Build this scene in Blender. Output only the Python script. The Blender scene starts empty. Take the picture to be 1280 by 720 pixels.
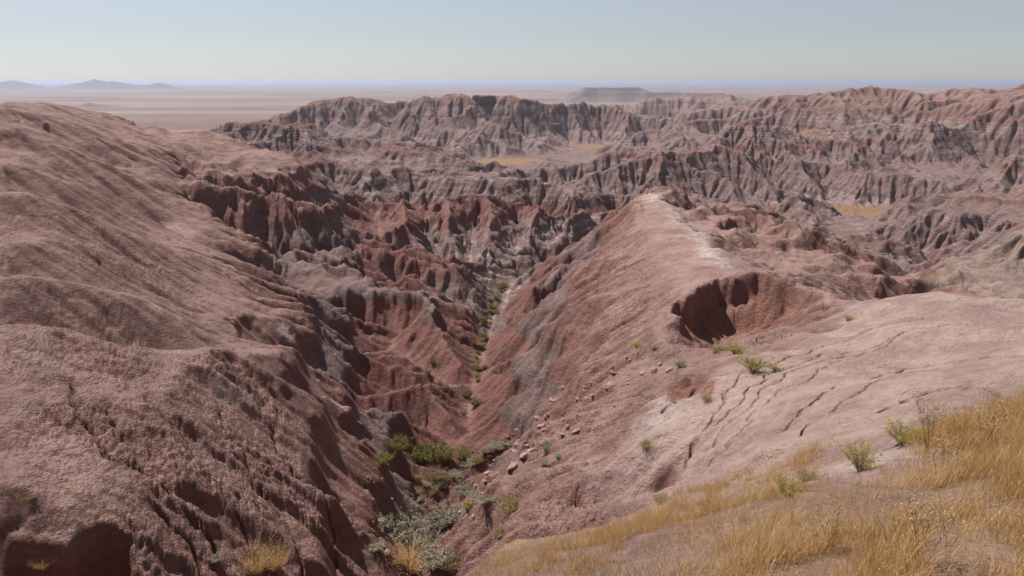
import bpy, math, random
import numpy as np

R = math.radians
scene = bpy.context.scene
rng = np.random.default_rng(7)
random.seed(7)

# ------------------------------------------------------------------ camera
FPX, PITCH = 853.0, R(16.9)
cam_data = bpy.data.cameras.new("camera")
cam_data.sensor_width = 36.0
cam_data.lens = 36.0 * FPX / 1280.0
cam_data.clip_start = 0.1
cam_data.clip_end = 200000.0
cam = bpy.data.objects.new("camera", cam_data)
cam.location = (0, 0, 0)
cam.rotation_euler = (math.pi / 2 - PITCH, 0, 0)
scene.collection.objects.link(cam)
scene.camera = cam

# ------------------------------------------------------------------ world and sun
SUN_EL, SUN_AZ = R(56), R(-47)        # azimuth from +Y towards +X
world = bpy.data.worlds.new("World")
scene.world = world
world.use_nodes = True
wn = world.node_tree
wn.nodes.clear()
wo = wn.nodes.new("ShaderNodeOutputWorld")
wb = wn.nodes.new("ShaderNodeBackground")
sky = wn.nodes.new("ShaderNodeTexSky")
sky.sky_type = 'NISHITA'
sky.sun_disc = False
sky.sun_elevation = SUN_EL
sky.sun_rotation = SUN_AZ
sky.altitude = 800
sky.air_density = 1.0
sky.dust_density = 0.6
sky.ozone_density = 1.0
wb.inputs['Strength'].default_value = 0.062
hsv = wn.nodes.new("ShaderNodeHueSaturation")      # thin high haze: a paler, less coloured sky
hsv.inputs['Saturation'].default_value = 0.42
tint = wn.nodes.new("ShaderNodeMix"); tint.data_type = 'RGBA'; tint.blend_type = 'MULTIPLY'
tint.inputs[0].default_value = 1.0
tint.inputs[7].default_value = (0.97, 1.0, 1.07, 1)
wn.links.new(sky.outputs[0], hsv.inputs['Color']); wn.links.new(hsv.outputs[0], tint.inputs[6])
wn.links.new(tint.outputs[2], wb.inputs['Color'])
wn.links.new(wb.outputs[0], wo.inputs['Surface'])

sd = bpy.data.lights.new("sun", 'SUN')
sd.energy = 4.9
sd.angle = R(0.53)
sd.color = (1.0, 0.95, 0.91)
sun = bpy.data.objects.new("sun", sd)
sun.rotation_euler = (math.pi / 2 - SUN_EL, 0, -SUN_AZ + math.pi)
sun.location = (0, 0, 60)
scene.collection.objects.link(sun)

scene.view_settings.view_transform = 'Standard'
scene.view_settings.look = 'None'
scene.view_settings.exposure = 0.40
scene.view_settings.gamma = 1.0
scene.render.engine = 'CYCLES'
scene.cycles.max_bounces = 4
scene.cycles.diffuse_bounces = 2
scene.cycles.glossy_bounces = 1
scene.cycles.transmission_bounces = 2
scene.cycles.volume_bounces = 0
scene.cycles.use_denoising = True

# ------------------------------------------------------------------ helpers
CP, SP = math.cos(PITCH), math.sin(PITCH)
def at(u, v, Y):
    """pixel of the photograph (1280x720) at forward distance Y -> world point"""
    a = (u - 640) / FPX
    b = (360 - v) / FPX
    yy = CP + b * SP
    zz = -SP + b * CP
    return np.array([a * Y / yy, Y, zz * Y / yy])

def sstep(a, b, x):
    t = np.clip((x - a) / (b - a), 0, 1)
    return t * t * (3 - 2 * t)

def _hash(ix, iy, seed):
    h = (ix * 374761393 + iy * 668265263 + seed * 982451653) & 0xffffffff
    h = ((h ^ (h >> 13)) * 1274126177) & 0xffffffff
    return (h ^ (h >> 16)) & 0xffffffff

def perlin(x, y, seed=0):
    xi = np.floor(x).astype(np.int64); yi = np.floor(y).astype(np.int64)
    fx = (x - xi).astype(np.float32); fy = (y - yi).astype(np.float32)
    u = fx * fx * fx * (fx * (fx * 6 - 15) + 10); v = fy * fy * fy * (fy * (fy * 6 - 15) + 10)
    tab = np.arange(256) * (2 * np.pi / 256)
    ct, st = np.cos(tab).astype(np.float32), np.sin(tab).astype(np.float32)
    def g(dx, dy):
        k = _hash(xi + dx, yi + dy, seed) & 255
        return ct[k] * (fx - dx) + st[k] * (fy - dy)
    n0 = g(0, 0) * (1 - u) + g(1, 0) * u
    n1 = g(0, 1) * (1 - u) + g(1, 1) * u
    return (n0 * (1 - v) + n1 * v) * 1.5

def fbm(x, y, octaves=4, seed=0, gain=0.5):
    r = 0; a = 1.0
    for o in range(octaves):
        r = r + a * perlin(x * 2 ** o + 17.3 * o, y * 2 ** o - 9.1 * o, seed + o)
        a *= gain
    return r

def worley(x, y, seed=0):
    """F1 and F2 distances"""
    xi = np.floor(x).astype(np.int64); yi = np.floor(y).astype(np.int64)
    f1 = np.full(x.shape, 9.0, np.float32); f2 = f1.copy()
    for dx in (-1, 0, 1):
        for dy in (-1, 0, 1):
            h = _hash(xi + dx, yi + dy, seed)
            px = xi + dx + (h & 1023) / 1023.0
            py = yi + dy + ((h >> 10) & 1023) / 1023.0
            d = np.sqrt((px - x) ** 2 + (py - y) ** 2).astype(np.float32)
            f2 = np.minimum(f2, np.maximum(f1, d))
            f1 = np.minimum(f1, d)
    return f1, f2

# ------------------------------------------------------------------ layout of crests, valleys and slopes
def W(*pts):
    return [np.array(p, float) for p in pts]
def PX(*pts):
    return [at(*p) for p in pts]

LINES = []
def line(pts, lv='NMF'):
    LINES.append((pts, lv))

# main ravine, flowing away from the camera
RAVINE = PX((470,716,14.5),(484,690,16),(503,640,19),(545,587,24),(585,535,30),(592,490,37),(602,440,47),(615,395,60),(632,354,80)) + W((9,96,-25),(26,112,-27.5),(46,128,-31),(75,152,-36),(98,195,-42),(125,240,-47.2))
line(RAVINE)
line(W((-2.6,11,-9.5),(-2.9,14.5,-11.9)))
line(W((-8,-3,-6.5),(-3,-1,-3.8),(-1,0,-2.5),(1.5,0,-1.8),(4,0,-1.5),(12,-1,-1.5)), 'N')
line(W((-40,-5,-5),(-20,-5,-7),(-9,-6,-6.2),(-3,-6,-3.4),(1.5,-5,-1.6),(12,-5,-1.2),(40,-5,-2)), 'NM')
line(W((-60,-30,-2),(0,-30,-.5),(30,-30,0),(60,-30,-1)), 'MF')
line(W((-70,-20,-3),(0,-20,-.8),(30,-20,-.5),(60,-20,-2)), 'NM')
# right hand valley with the yellow flat
line(PX((1172,352,88),(1200,325,112),(1185,318,135)) + W((85,165,-36),(98,195,-42)))
MEADOWS = [  # centre x, y, radius x, radius y, z
    (128, 252, 24, 16, -47.5), (-3, 470, 26, 22, -53), (70, 590, 27, 22, -54), (193, 430, 16, 10, -30.0)]
line(W((60,440,-52.5),(0,478,-53),(-60,475,-54),(-160,465,-56),(-330,500,-60),(-420,690,-70),(-500,820,-74)), 'MF')
line(W((0,478,-53),(45,540,-53.6),(73,590,-54)), 'MF')
line(W((-200,900,-74),(0,860,-70),(160,820,-66),(300,760,-66),(420,820,-72)), 'F')
# spine running out from the right foreground
SPINE = PX((1280,372,22),(1180,371,23),(1075,374,25),(1040,370,26),(1000,352,28.5),(950,338,31),(905,328,35),(872,297,46),(838,264,60),(800,238,76))
line(W((40,20,-7.5)) + SPINE)
line(PX((800,238,76),(780,243,84),(760,262,92)))
line(PX((905,328,35),(880,345,32),(850,372,27),(832,406,24.9)), 'N')
# far side spurs of the spine
line(PX((872,297,46),(930,275,58),(985,292,60),(1040,320,60)), 'NM')
line(PX((838,264,60),(880,262,75),(930,275,90),(1000,300,92)), 'NM')
line(PX((950,338,31),(1000,335,38),(1060,352,42)), 'N')
line(PX((930,300,47),(1000,325,48),(1060,352,50)), 'N')
line(PX((1040,318,72),(1100,345,74),(1150,362,76)), 'NM')
line(PX((1060,372,27),(1100,400,40)), 'N')
# foreground right slope
for pts in [
    [(700,720,7),(1000,720,4.2),(1280,720,3.0)],
    [(600,720,8),(850,640,9),(1280,600,5)],
    [(700,640,12.5),(840,590,12.6),(1000,560,9.5),(1280,500,8)],
    [(750,565,16.5),(830,503,17),(900,468,18.5),(1000,420,21),(1060,378,24.5)],
    [(900,560,12.5),(1000,500,14),(1150,430,17),(1280,410,16)],
    [(1150,500,11),(1280,450,12)],
    [(560,640,18),(640,560,21),(700,520,22),(740,468,25.2),(806,436,25.2)],
    [(640,640,15),(700,570,18)],
    [(740,455,26.5),(790,412,28),(828,385,30)],
    [(640,500,27),(700,450,29.5),(760,400,33),(800,360,36),(820,330,40)],
    [(640,440,36),(690,400,38.5),(740,360,43),(780,320,49)],
    [(650,395,49),(700,355,55),(740,320,59),(780,275,68)],
    [(650,365,64),(700,322,70),(740,285,76)],
    [(835,345,35),(812,312,44),(797,280,56),(783,250,72)],
    ]:
    line(PX(*pts), 'N')
# amphitheatre floor
line(PX((885,425,27.5),(915,408,28),(950,395,28.5),(990,390,28)), 'N')
line(PX((850,425,25.6),(880,440,23.5),(930,430,23),(985,405,24.5)), 'N')
# left side: big crusted shoulder nearest the camera, then one spur behind another
def crest(pts, lv, dv, ky):
    line(PX(*pts), lv)
    line(PX(*[(u, v + dv, Y * ky) for u, v, Y in pts]), lv)      # the hollow hidden behind it
line(PX((0,720,9.6),(120,720,10.0),(200,715,10.6),(350,705,12),(450,700,13.8)), 'N')
line(PX((0,600,11.6),(200,600,13.2),(350,600,15),(445,610,16.6)), 'N')
line(PX((0,490,14.4),(200,500,16.3),(340,500,18.4),(440,522,19.6)), 'N')
line(PX((440,522,19.6),(447,565,18.2),(452,610,16.6),(462,700,13.8)), 'N')
line(PX((500,625,19.8),(492,600,20.4)), 'N')
crest([(0,390,17.6),(60,402,18.4),(130,418,19.4),(180,430,20.2),(260,432,21.2),(310,427,22),(345,440,22.3),(380,465,21.8),(410,490,21),(438,520,19.8)], 'N', 14, 1.13)
crest([(0,326,21.6),(60,340,22.6),(130,355,24),(190,378,25),(235,397,26),(280,411,27),(330,425,28),(400,437,29),(425,446,29.2),(455,485,28),(500,530,26.8),(540,570,25.2)], 'NM', 16, 1.14)
line(PX((150,345,31),(200,372,31.5),(240,400,32)), 'N')
line(PX((230,362,36),(262,390,35.5),(285,412,35)), 'N')
line(PX((0,285,25.5),(60,300,27.5),(130,325,31)), 'N')
line(PX((300,352,42),(340,368,42),(380,380,42),(420,400,41),(440,408,40)), 'N')
line(PX((355,399,37.5),(385,430,36),(410,450,35)), 'N')
line(PX((420,425,37.5),(480,450,35.6),(530,492,33),(575,532,30.4)), 'N')
crest([(0,238,32),(50,243,34),(100,258,36),(140,278,38),(190,300,40)], 'NM', 9, 1.12)
line(PX((250,322,42),(320,345,45),(400,372,46.5),(450,398,45),(500,428,41.5),(540,465,37.5),(580,510,33.5)), 'NM')
line(PX((470,440,39),(520,482,36.5),(560,520,33.4)), 'N')
crest([(0,192,41),(40,207,43),(80,224,45),(120,240,47),(160,264,49),(200,288,51)], 'NM', 7, 1.12)
line(PX((230,300,54),(280,318,54),(330,338,53),(400,370,51.5)), 'NM')
line(PX((400,371,52),(460,395,50),(520,432,46),(578,472,40)), 'NM')
crest([(0,146,54),(25,156,55),(60,176,57),(95,190,59),(130,205,60),(170,225,61)], 'NM', 8, 1.12)
line(PX((200,238,63),(240,258,64),(310,288,62),(350,316,60)), 'NM')
line(PX((0,131,68),(60,138,74),(110,160,76),(180,190,80),(220,212,80)), 'NM')
line(PX((0,123,80),(60,127,88),(90,137,93),(140,141,100),(200,140,106),(240,147,110),(300,168,108),(360,188,102),(430,206,98)), 'NMF')
line(W((-200,60,6),(-120,70,2),(-70,75,-1.2)), 'MF')
line(W((-120,20,-1),(-60,30,-4)), 'MF')
# ravine below the red cliff
line(PX((235,205,90),(258,228,80),(290,243,79),(340,254,81),(400,268,85),(470,288,87)) , 'NM')
line(PX((262,206,92),(300,206,92),(350,220,90),(420,236,90)), 'NM')
line(PX((240,250,72),(290,252,72),(350,255,74),(420,260,77),(470,276,78),(520,300,80)), 'NM')
line(PX((340,282,68),(400,298,70),(450,304,73),(500,312,78),(560,325,83)), 'NM')
line(PX((300,278,65),(360,300,64),(400,312,64),(440,320,65)), 'NM')
line(PX((330,322,57),(365,350,57),(400,371,54.5)), 'NM')
line(PX((355,340,60),(360,318,62.5),(400,318,64)), 'NM')
line(PX((440,320,65),(500,318,72),(575,325,77),(628,350,79)), 'NM')
line(PX((400,345,56),(450,355,56),(500,358,56.5),(530,354,56),(560,388,50),(585,430,44.5)), 'NM')
line(PX((470,325,72),(540,345,70),(600,380,66)), 'NM')
# banded hill front
line(PX((300,215,118),(370,232,112),(430,242,106),(500,238,108),(560,234,111),(620,244,110),(680,243,114),(740,236,120)), 'NMF')
for u,v0,y0,u1,v1,y1 in [(430,240,106,455,312,84),(500,238,108,520,330,85),(560,234,111,566,322,90),(620,244,110,600,335,88),(680,243,114,655,318,95),(740,238,120,700,300,99)]:
    line(PX((u,v0,y0),((u+u1)/2,(v0*1.1+v1*.9)/2,(y0*.85+y1*1.15)/2),(u1,v1,y1)), 'NM')
for u,v0,y0,u1,v1,y1 in [(465,268,103,490,322,82),(530,265,105,548,338,84),(590,268,106,585,338,86),(650,268,110,630,352,81),(712,262,114,670,330,92)]:
    line(PX((u,v0,y0),((u+u1)/2,(v0+v1)/2+6,(y0+y1)/2),(u1,v1,y1)), 'NM')
# behind the banded hill
line(W((-150,190,-24),(-90,160,-26),(-40,146,-29),(0,146,-31),(35,148,-33),(75,152,-36)), 'MF')
line(PX((250,180,190),(330,190,180),(400,200,186),(450,216,176),(500,205,185),(560,222,168),(620,228,165),(690,232,160),(735,226,150)), 'MF')
line(W((-230,270,-38),(-130,240,-38),(-50,225,-40),(30,235,-43),(125,240,-47)), 'MF')
line(PX((250,152,330),(330,150,320),(400,166,320),(470,172,330),(520,188,300),(575,200,290),(640,216,280),(690,203,270),(750,190,275),(790,180,290)), 'MF')
line(W((-380,420,-55),(-250,400,-54),(-120,400,-53),(0,420,-53),(0,478,-53)), 'F')
line(W((60,330,-49),(60,380,-51),(60,440,-52.5)), 'MF')
line(W((0,452,-53),(4,400,-51.5),(8,350,-49),(12,320,-47)), 'MF')
line(W((60,560,-54),(48,500,-53.5),(42,470,-53.5)), 'F')
# ridge right of centre
line(PX((760,186,290),(790,176,300),(820,163,315),(860,158,325),(920,157,330),(960,160,330),(1010,165,335),(1045,182,320)), 'MF')
line(PX((1045,182,320),(1100,172,345),(1160,160,370)), 'MF')
line(PX((820,200,255),(860,225,240),(900,240,225),(930,232,215),(945,224,212),(970,222,218),(1010,214,228),(1043,199,240),(1075,215,230),(1110,236,215)), 'MF')
line(W((75,215,-44),(100,235,-46.5),(125,240,-47.2)), 'MF')
line(PX((870,210,262),(930,222,262),(1000,232,262),(1060,235,262),(1100,240,262)), 'MF')
# skyline on the right
line(PX((860,150,520),(940,136,520),(980,126,520),(1020,118,520),(1080,110,525),(1130,118,520),(1160,113,500),(1185,107,490),(1230,113,470),(1280,107,450)) + W((420,430,-1)), 'MF')
line(PX((960,160,440),(1010,155,440),(1070,168,430)), 'F')
line(PX((1060,170,370),(1100,155,360),(1150,148,350),(1200,145,345),(1280,150,335)) + W((330,330,-17)), 'MF')
line(W((170,300,-40),(190,310,-40),(230,320,-38)), 'MF')
line(PX((1120,205,275),(1160,188,265),(1200,180,255),(1240,186,245),(1280,200,235)), 'MF')
line(PX((1110,262,240),(1140,215,262),(1160,188,265)), 'MF')
line(W((128,252,-47.5),(160,262,-46),(190,275,-42)), 'MF')
line(PX((1090,272,215),(1130,255,195),(1185,235,185),(1230,240,180),(1280,245,170)), 'MF')
line(W((98,195,-42),(120,190,-40),(150,180,-35),(180,170,-32)), 'MF')
line(PX((1060,300,150),(1120,272,160),(1180,250,165)), 'MF')
line(PX((1185,240,180),(1210,275,150),(1250,300,130)), 'MF')
line(PX((1168,352,74),(1200,326,71),(1240,298,68),(1280,279,65)) + W((80,55,-10)), 'NMF')
line(W((33,52,-15),(44,60,-19),(52,54,-18.5),(62,46,-16)), 'NM')
line(PX((940,300,110),(1000,310,115),(1060,330,110),(1110,345,100)), 'NM')
line(PX((700,262,118),(760,250,128),(840,250,135),(900,262,135),(980,280,130),(1030,300,120)), 'MF')
line(PX((690,232,160),(760,236,160),(830,240,165),(890,250,165)), 'MF')
# the far ridge
line(PX((330,140,600),(370,125,620),(400,121,620),(440,124,630),(480,128,630),(520,133,640),(560,128,640),(600,121,640),(650,119,640),(695,118,650),(740,125,665),(790,138,690),(830,148,700),(870,150,690)), 'F')
line(PX((600,121,640),(640,150,590),(680,166,545),(705,190,520)), 'F')
line(PX((480,128,630),(500,160,570),(520,178,540)), 'F')
line(PX((400,121,620),(420,150,560),(450,170,530)), 'F')
line(PX((695,118,650),(740,150,625),(760,158,615)), 'F')
line(PX((800,142,660),(810,165,620)), 'F')
line(PX((770,128,1000),(850,127,1000),(920,125,980),(1000,120,950)), 'F')
line(PX((800,135,850),(880,134,840),(950,130,820),(1020,126,760)), 'F')

def raster(x0, y0, dx, nx, ny, lv):
    s = np.zeros((ny, nx)); c = np.zeros((ny, nx))
    for pts, l in LINES:
        if lv not in l: continue
        for a, b in zip(pts[:-1], pts[1:]):
            n = max(2, int(np.hypot(b[0]-a[0], b[1]-a[1]) / dx * 2) + 1)
            t = np.linspace(0, 1, n)[:, None]
            p = a * (1 - t) + b * t
            ix = np.round((p[:, 0] - x0) / dx).astype(int); iy = np.round((p[:, 1] - y0) / dx).astype(int)
            ok = (ix >= 0) & (ix < nx) & (iy >= 0) & (iy < ny)
            np.add.at(s, (iy[ok], ix[ok]), p[ok, 2]); np.add.at(c, (iy[ok], ix[ok]), 1)
    return s, c

def laplace(s, c, border, bmask):
    """membrane through the fixed cells, coarse to fine; border cells keep the given heights"""
    ny, nx = s.shape
    S = s.copy(); Cn = c.copy()
    S[bmask] = border[bmask]; Cn[bmask] = 1
    levels = [(S, Cn)]
    while min(levels[-1][0].shape) > 12:
        a, b = levels[-1]
        h, w = (a.shape[0] + 1) // 2 * 2, (a.shape[1] + 1) // 2 * 2
        A = np.zeros((h, w)); B = np.zeros((h, w)); A[:a.shape[0], :a.shape[1]] = a; B[:a.shape[0], :a.shape[1]] = b
        levels.append((A.reshape(h//2, 2, w//2, 2).sum((1, 3)), B.reshape(h//2, 2, w//2, 2).sum((1, 3))))
    H = None
    for k in range(len(levels) - 1, -1, -1):
        a, b = levels[k]
        fix = b > 0
        val = np.where(fix, a / np.maximum(b, 1e-9), 0)
        if H is None:
            H = np.full(a.shape, val[fix].mean())
        else:
            H = np.repeat(np.repeat(H, 2, 0), 2, 1)[:a.shape[0], :a.shape[1]]
        H[fix] = val[fix]
        for it in range(120 if k < 3 else 250):
            P = np.pad(H, 1, mode='edge')
            N = 0.25 * (P[:-2, 1:-1] + P[2:, 1:-1] + P[1:-1, :-2] + P[1:-1, 2:])
            H = np.where(fix, val, N)
    return H

def blur(H, sigma):
    r = int(3 * sigma + 1)
    k = np.exp(-0.5 * (np.arange(-r, r + 1) / sigma) ** 2); k /= k.sum()
    P = np.pad(H, ((r, r), (0, 0)), mode='edge')
    H = sum(k[i] * P[i:i + H.shape[0]] for i in range(2 * r + 1))
    P = np.pad(H, ((0, 0), (r, r)), mode='edge')
    return sum(k[i] * P[:, i:i + H.shape[1]] for i in range(2 * r + 1))

def fill_pits(H, bmask):
    import heapq
    ny, nx = H.shape
    h = H.ravel().tolist(); seen = bmask.ravel().tolist() + [True] * (nx + 2)
    heap = [(h[i], i) for i in np.flatnonzero(bmask.ravel()).tolist()]
    heapq.heapify(heap)
    offs = (-1, 1, -nx, nx, -nx-1, -nx+1, nx-1, nx+1)
    pop, push = heapq.heappop, heapq.heappush
    while heap:
        z, i = pop(heap)
        for o in offs:
            j = i + o
            if not seen[j]:
                seen[j] = True
                if h[j] <= z: h[j] = z + 1e-4
                push(heap, (h[j], j))
    return np.array(h).reshape(ny, nx)

def strata_hard(z):
    """resistance of the flat lying beds: 1 = hard ledge"""
    r = 0.0
    for c, w in ((-12.5,.5),(-15.2,.5),(-17.6,.4),(-20.6,.6),(-22.6,.35),(-24.6,.45),(-28,.7),(-31.5,.5),(-35,.7),(-39.5,.6),(-44,.8)):
        r = r + np.exp(-((z - c) / w) ** 2)
    return np.clip(r, 0, 1)

def erode(H, dx, bmask, iters, kdt, m=0.45, smax=1.1, smin=0.75, kmul=1.0, diff=0.0, seed=1):
    ny, nx = H.shape
    g = np.random.default_rng(seed)
    H = fill_pits(H, bmask)
    fixed = bmask.ravel()
    offs = np.array((-1, 1, -nx, nx, -nx-1, -nx+1, nx-1, nx+1))
    dist = np.array([1, 1, 1, 1, 1.41421, 1.41421, 1.41421, 1.41421]) * dx
    N = ny * nx
    ids = np.arange(N)
    inner = ids.reshape(ny, nx)[1:-1, 1:-1].ravel()
    kmul = np.broadcast_to(kmul, H.shape).ravel()
    wgt = [blur(g.random((ny, nx)), 1.2).ravel() for _ in range(8)]
    h = H.ravel().copy()
    for it in range(iters):
        best = np.zeros(inner.size); rec = ids.copy(); rd = np.ones(N) * dx
        br = inner.copy(); bd = np.ones(inner.size) * dx
        for k in range(8):
            s = (h[inner] - h[inner + offs[k]]) / dist[k] * (0.7 + 0.6 * g.random(inner.size))
            up = s > best
            best = np.where(up, s, best); br = np.where(up, inner + offs[k], br); bd = np.where(up, dist[k], bd)
        rec[inner] = br; rd[inner] = bd
        rec[fixed] = ids[fixed]
        depth = (rec != ids).astype(np.int64); p = rec.copy()
        while True:
            d2 = depth[p]
            if not d2.any(): break
            depth += d2; p = p[p]
        order = np.argsort(depth, kind='stable')
        cnt = np.bincount(depth)
        ends = np.cumsum(cnt); starts = ends - cnt
        A = np.full(N, dx * dx)
        for l in range(len(cnt) - 1, 0, -1):
            ix = order[starts[l]:ends[l]]
            np.add.at(A, rec[ix], A[ix])
        F = kdt * kmul * A ** m / rd * (1 - 0.65 * strata_hard(h))
        for l in range(1, len(cnt)):
            ix = order[starts[l]:ends[l]]
            r = rec[ix]
            hr = h[r]
            f = F[ix]
            hn = (h[ix] + f * hr) / (1 + f)
            hn = np.where(h[ix] > hr, hn, h[ix])
            S = smin + (smax - smin) * strata_hard(hr)
            hn = np.minimum(hn, hr + np.maximum(S, 0) * rd[ix])
            h[ix] = hn
        if diff > 0:
            Hh = h.reshape(ny, nx)
            P = np.pad(Hh, 1, mode='edge')
            L = P[:-2, 1:-1] + P[2:, 1:-1] + P[1:-1, :-2] + P[1:-1, 2:] - 4 * Hh
            h = (Hh + diff * L).ravel()
            h[fixed] = H.ravel()[fixed]
    return h.reshape(ny, nx), A.reshape(ny, nx)

def cubic(G, x0, y0, dx, x, y):
    ny, nx = G.shape
    fx = np.clip((x - x0) / dx, 1.001, nx - 2.002); fy = np.clip((y - y0) / dx, 1.001, ny - 2.002)
    ix = fx.astype(np.int64); iy = fy.astype(np.int64)
    tx = fx - ix; ty = fy - iy
    def w(t):   # catmull-rom
        return (-.5*t**3 + t**2 - .5*t, 1.5*t**3 - 2.5*t**2 + 1, -1.5*t**3 + 2*t**2 + .5*t, .5*t**3 - .5*t**2)
    wx, wy = w(tx), w(ty)
    out = 0
    Gf = G.ravel()
    for j in range(4):
        row = 0
        for i in range(4):
            row = row + wx[i] * Gf[(iy + j - 1) * nx + ix + i - 1]
        out = out + wy[j] * row
    return out

def bilin(G, x0, y0, dx, x, y):
    ny, nx = G.shape
    fx = np.clip((x - x0) / dx, 0, nx - 1.001); fy = np.clip((y - y0) / dx, 0, ny - 1.001)
    ix = fx.astype(np.int64); iy = fy.astype(np.int64); tx = fx - ix; ty = fy - iy
    g = G.ravel(); k = iy * nx + ix
    return (g[k]*(1-tx)+g[k+1]*tx)*(1-ty) + (g[k+nx]*(1-tx)+g[k+nx+1]*tx)*ty

GRIDS = {   # x0, y0, dx, nx, ny
    'F': (-850., -100., 2.2, 773, 591),
    'M': (-260., -45., 0.65, 801, 754),
    'N': (-76., -22., 0.22, 660, 664),
}
def grid_xy(k):
    x0, y0, dx, nx, ny = GRIDS[k]
    return np.meshgrid(x0 + dx * np.arange(nx), y0 + dx * np.arange(ny))
def rim(ny, nx):
    b = np.zeros((ny, nx), bool); b[0] = b[-1] = True; b[:, 0] = b[:, -1] = True
    return b
def edge_mask(k, frac, x, y):
    x0, y0, dx, nx, ny = GRIDS[k]
    wx, wy = dx * (nx - 1), dx * (ny - 1)
    mx = np.minimum(x - x0, x0 + wx - x) / frac
    my = np.minimum(y - y0, y0 + wy - y) / frac
    return sstep(0.05, 1, np.minimum(mx, my))

PLAIN = -75.0
def meadow_mask(x, y, grow=1.0):
    m = np.zeros(x.shape)
    for cx, cy, rx, ry, z in MEADOWS:
        d = np.hypot((x - cx) / rx, (y - cy) / ry) + 0.18 * perlin(x / 14, y / 14, 5)
        m = np.maximum(m, 1 - sstep(0.75 * grow, 1.0 * grow, d))
    return m

def meadow_fix(X, Y, H, b):
    for cx, cy, rx, ry, z in MEADOWS:
        d = np.hypot((X - cx) / rx, (Y - cy) / ry) + 0.18 * perlin(X / 14, Y / 14, 5)
        f = d < 0.8
        H[f] = z - 0.0 + 0.3 * d[f]
        b = b | f
        H[:] = np.where((d < 1.7) & ~f, np.maximum(H, z + 0.4), H)
    return b

# hollows with steep broken walls: closed outline (pixel, distance, open = 1 where it has no wall), depth, wall width
CARVES = [
    ([(830,404,24.4,0),(848,374,27,0),(880,352,30,0),(905,342,31,0),(950,340,30.8,0),(1000,354,28.5,0),(1046,373,26.2,1),(1020,396,24.6,1),(965,416,23.6,1),(900,442,23,1),(850,446,23.4,1),(826,425,24,1)], 1.9, 0.6),
    ([(-60,650,10.9,0),(30,652,11.0,0),(75,660,11.0,0),(120,640,11.6,0),(155,650,11.4,0),(160,690,10.7,0),(165,730,9.9,1),(80,760,8.4,1),(-80,760,7.6,1)], 1.3, 0.25),
    ([(1015,405,24.6,0),(1040,385,25.8,0),(1052,380,26.2,0),(1030,420,23.6,1)], 0.5, 0.5),
    ([(838,478,18.6,0),(875,470,18.8,0),(900,490,17.4,0),(868,520,16.0,1),(838,512,16.4,0)], 0.45, 0.25),
    ([(800,585,14.2,0),(835,570,14.6,0),(860,578,14.2,0),(850,600,13.2,1),(815,612,13,1)], 0.7, 0.3),
]
def carve(X, Y, pts, dep, w):
    P = [at(u, v, d) for u, v, d, o in pts]
    q = min(1.0, w)
    Xw = X + 0.6 * q * fbm(X / 1.5, Y / 1.5, 4, 141, .6); Yw = Y + 0.6 * q * fbm(X / 1.5, Y / 1.5, 4, 142, .6)
    inside = poly_mask(Xw, Yw, P, 0.02) > 0.5
    dw = np.full(X.shape, 1e9); do = dw.copy()
    n = len(P)
    for i in range(n):
        a, b = P[i], P[(i + 1) % n]
        vx, vy = b[0] - a[0], b[1] - a[1]
        t = np.clip(((Xw - a[0]) * vx + (Yw - a[1]) * vy) / (vx * vx + vy * vy), 0, 1)
        d = np.hypot(Xw - a[0] - t * vx, Yw - a[1] - t * vy)
        if pts[i][3]: do = np.minimum(do, d)
        else: dw = np.minimum(dw, d)
    span = np.max(do[inside]) + 1e-6
    return np.where(inside, dep * (0.55 * np.clip(dw / (w * .45), 0, 1) ** .8 + 0.45 * np.clip(dw / (w * 3.5), 0, 1)) * sstep(0, span * 0.75, do), 0)

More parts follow.
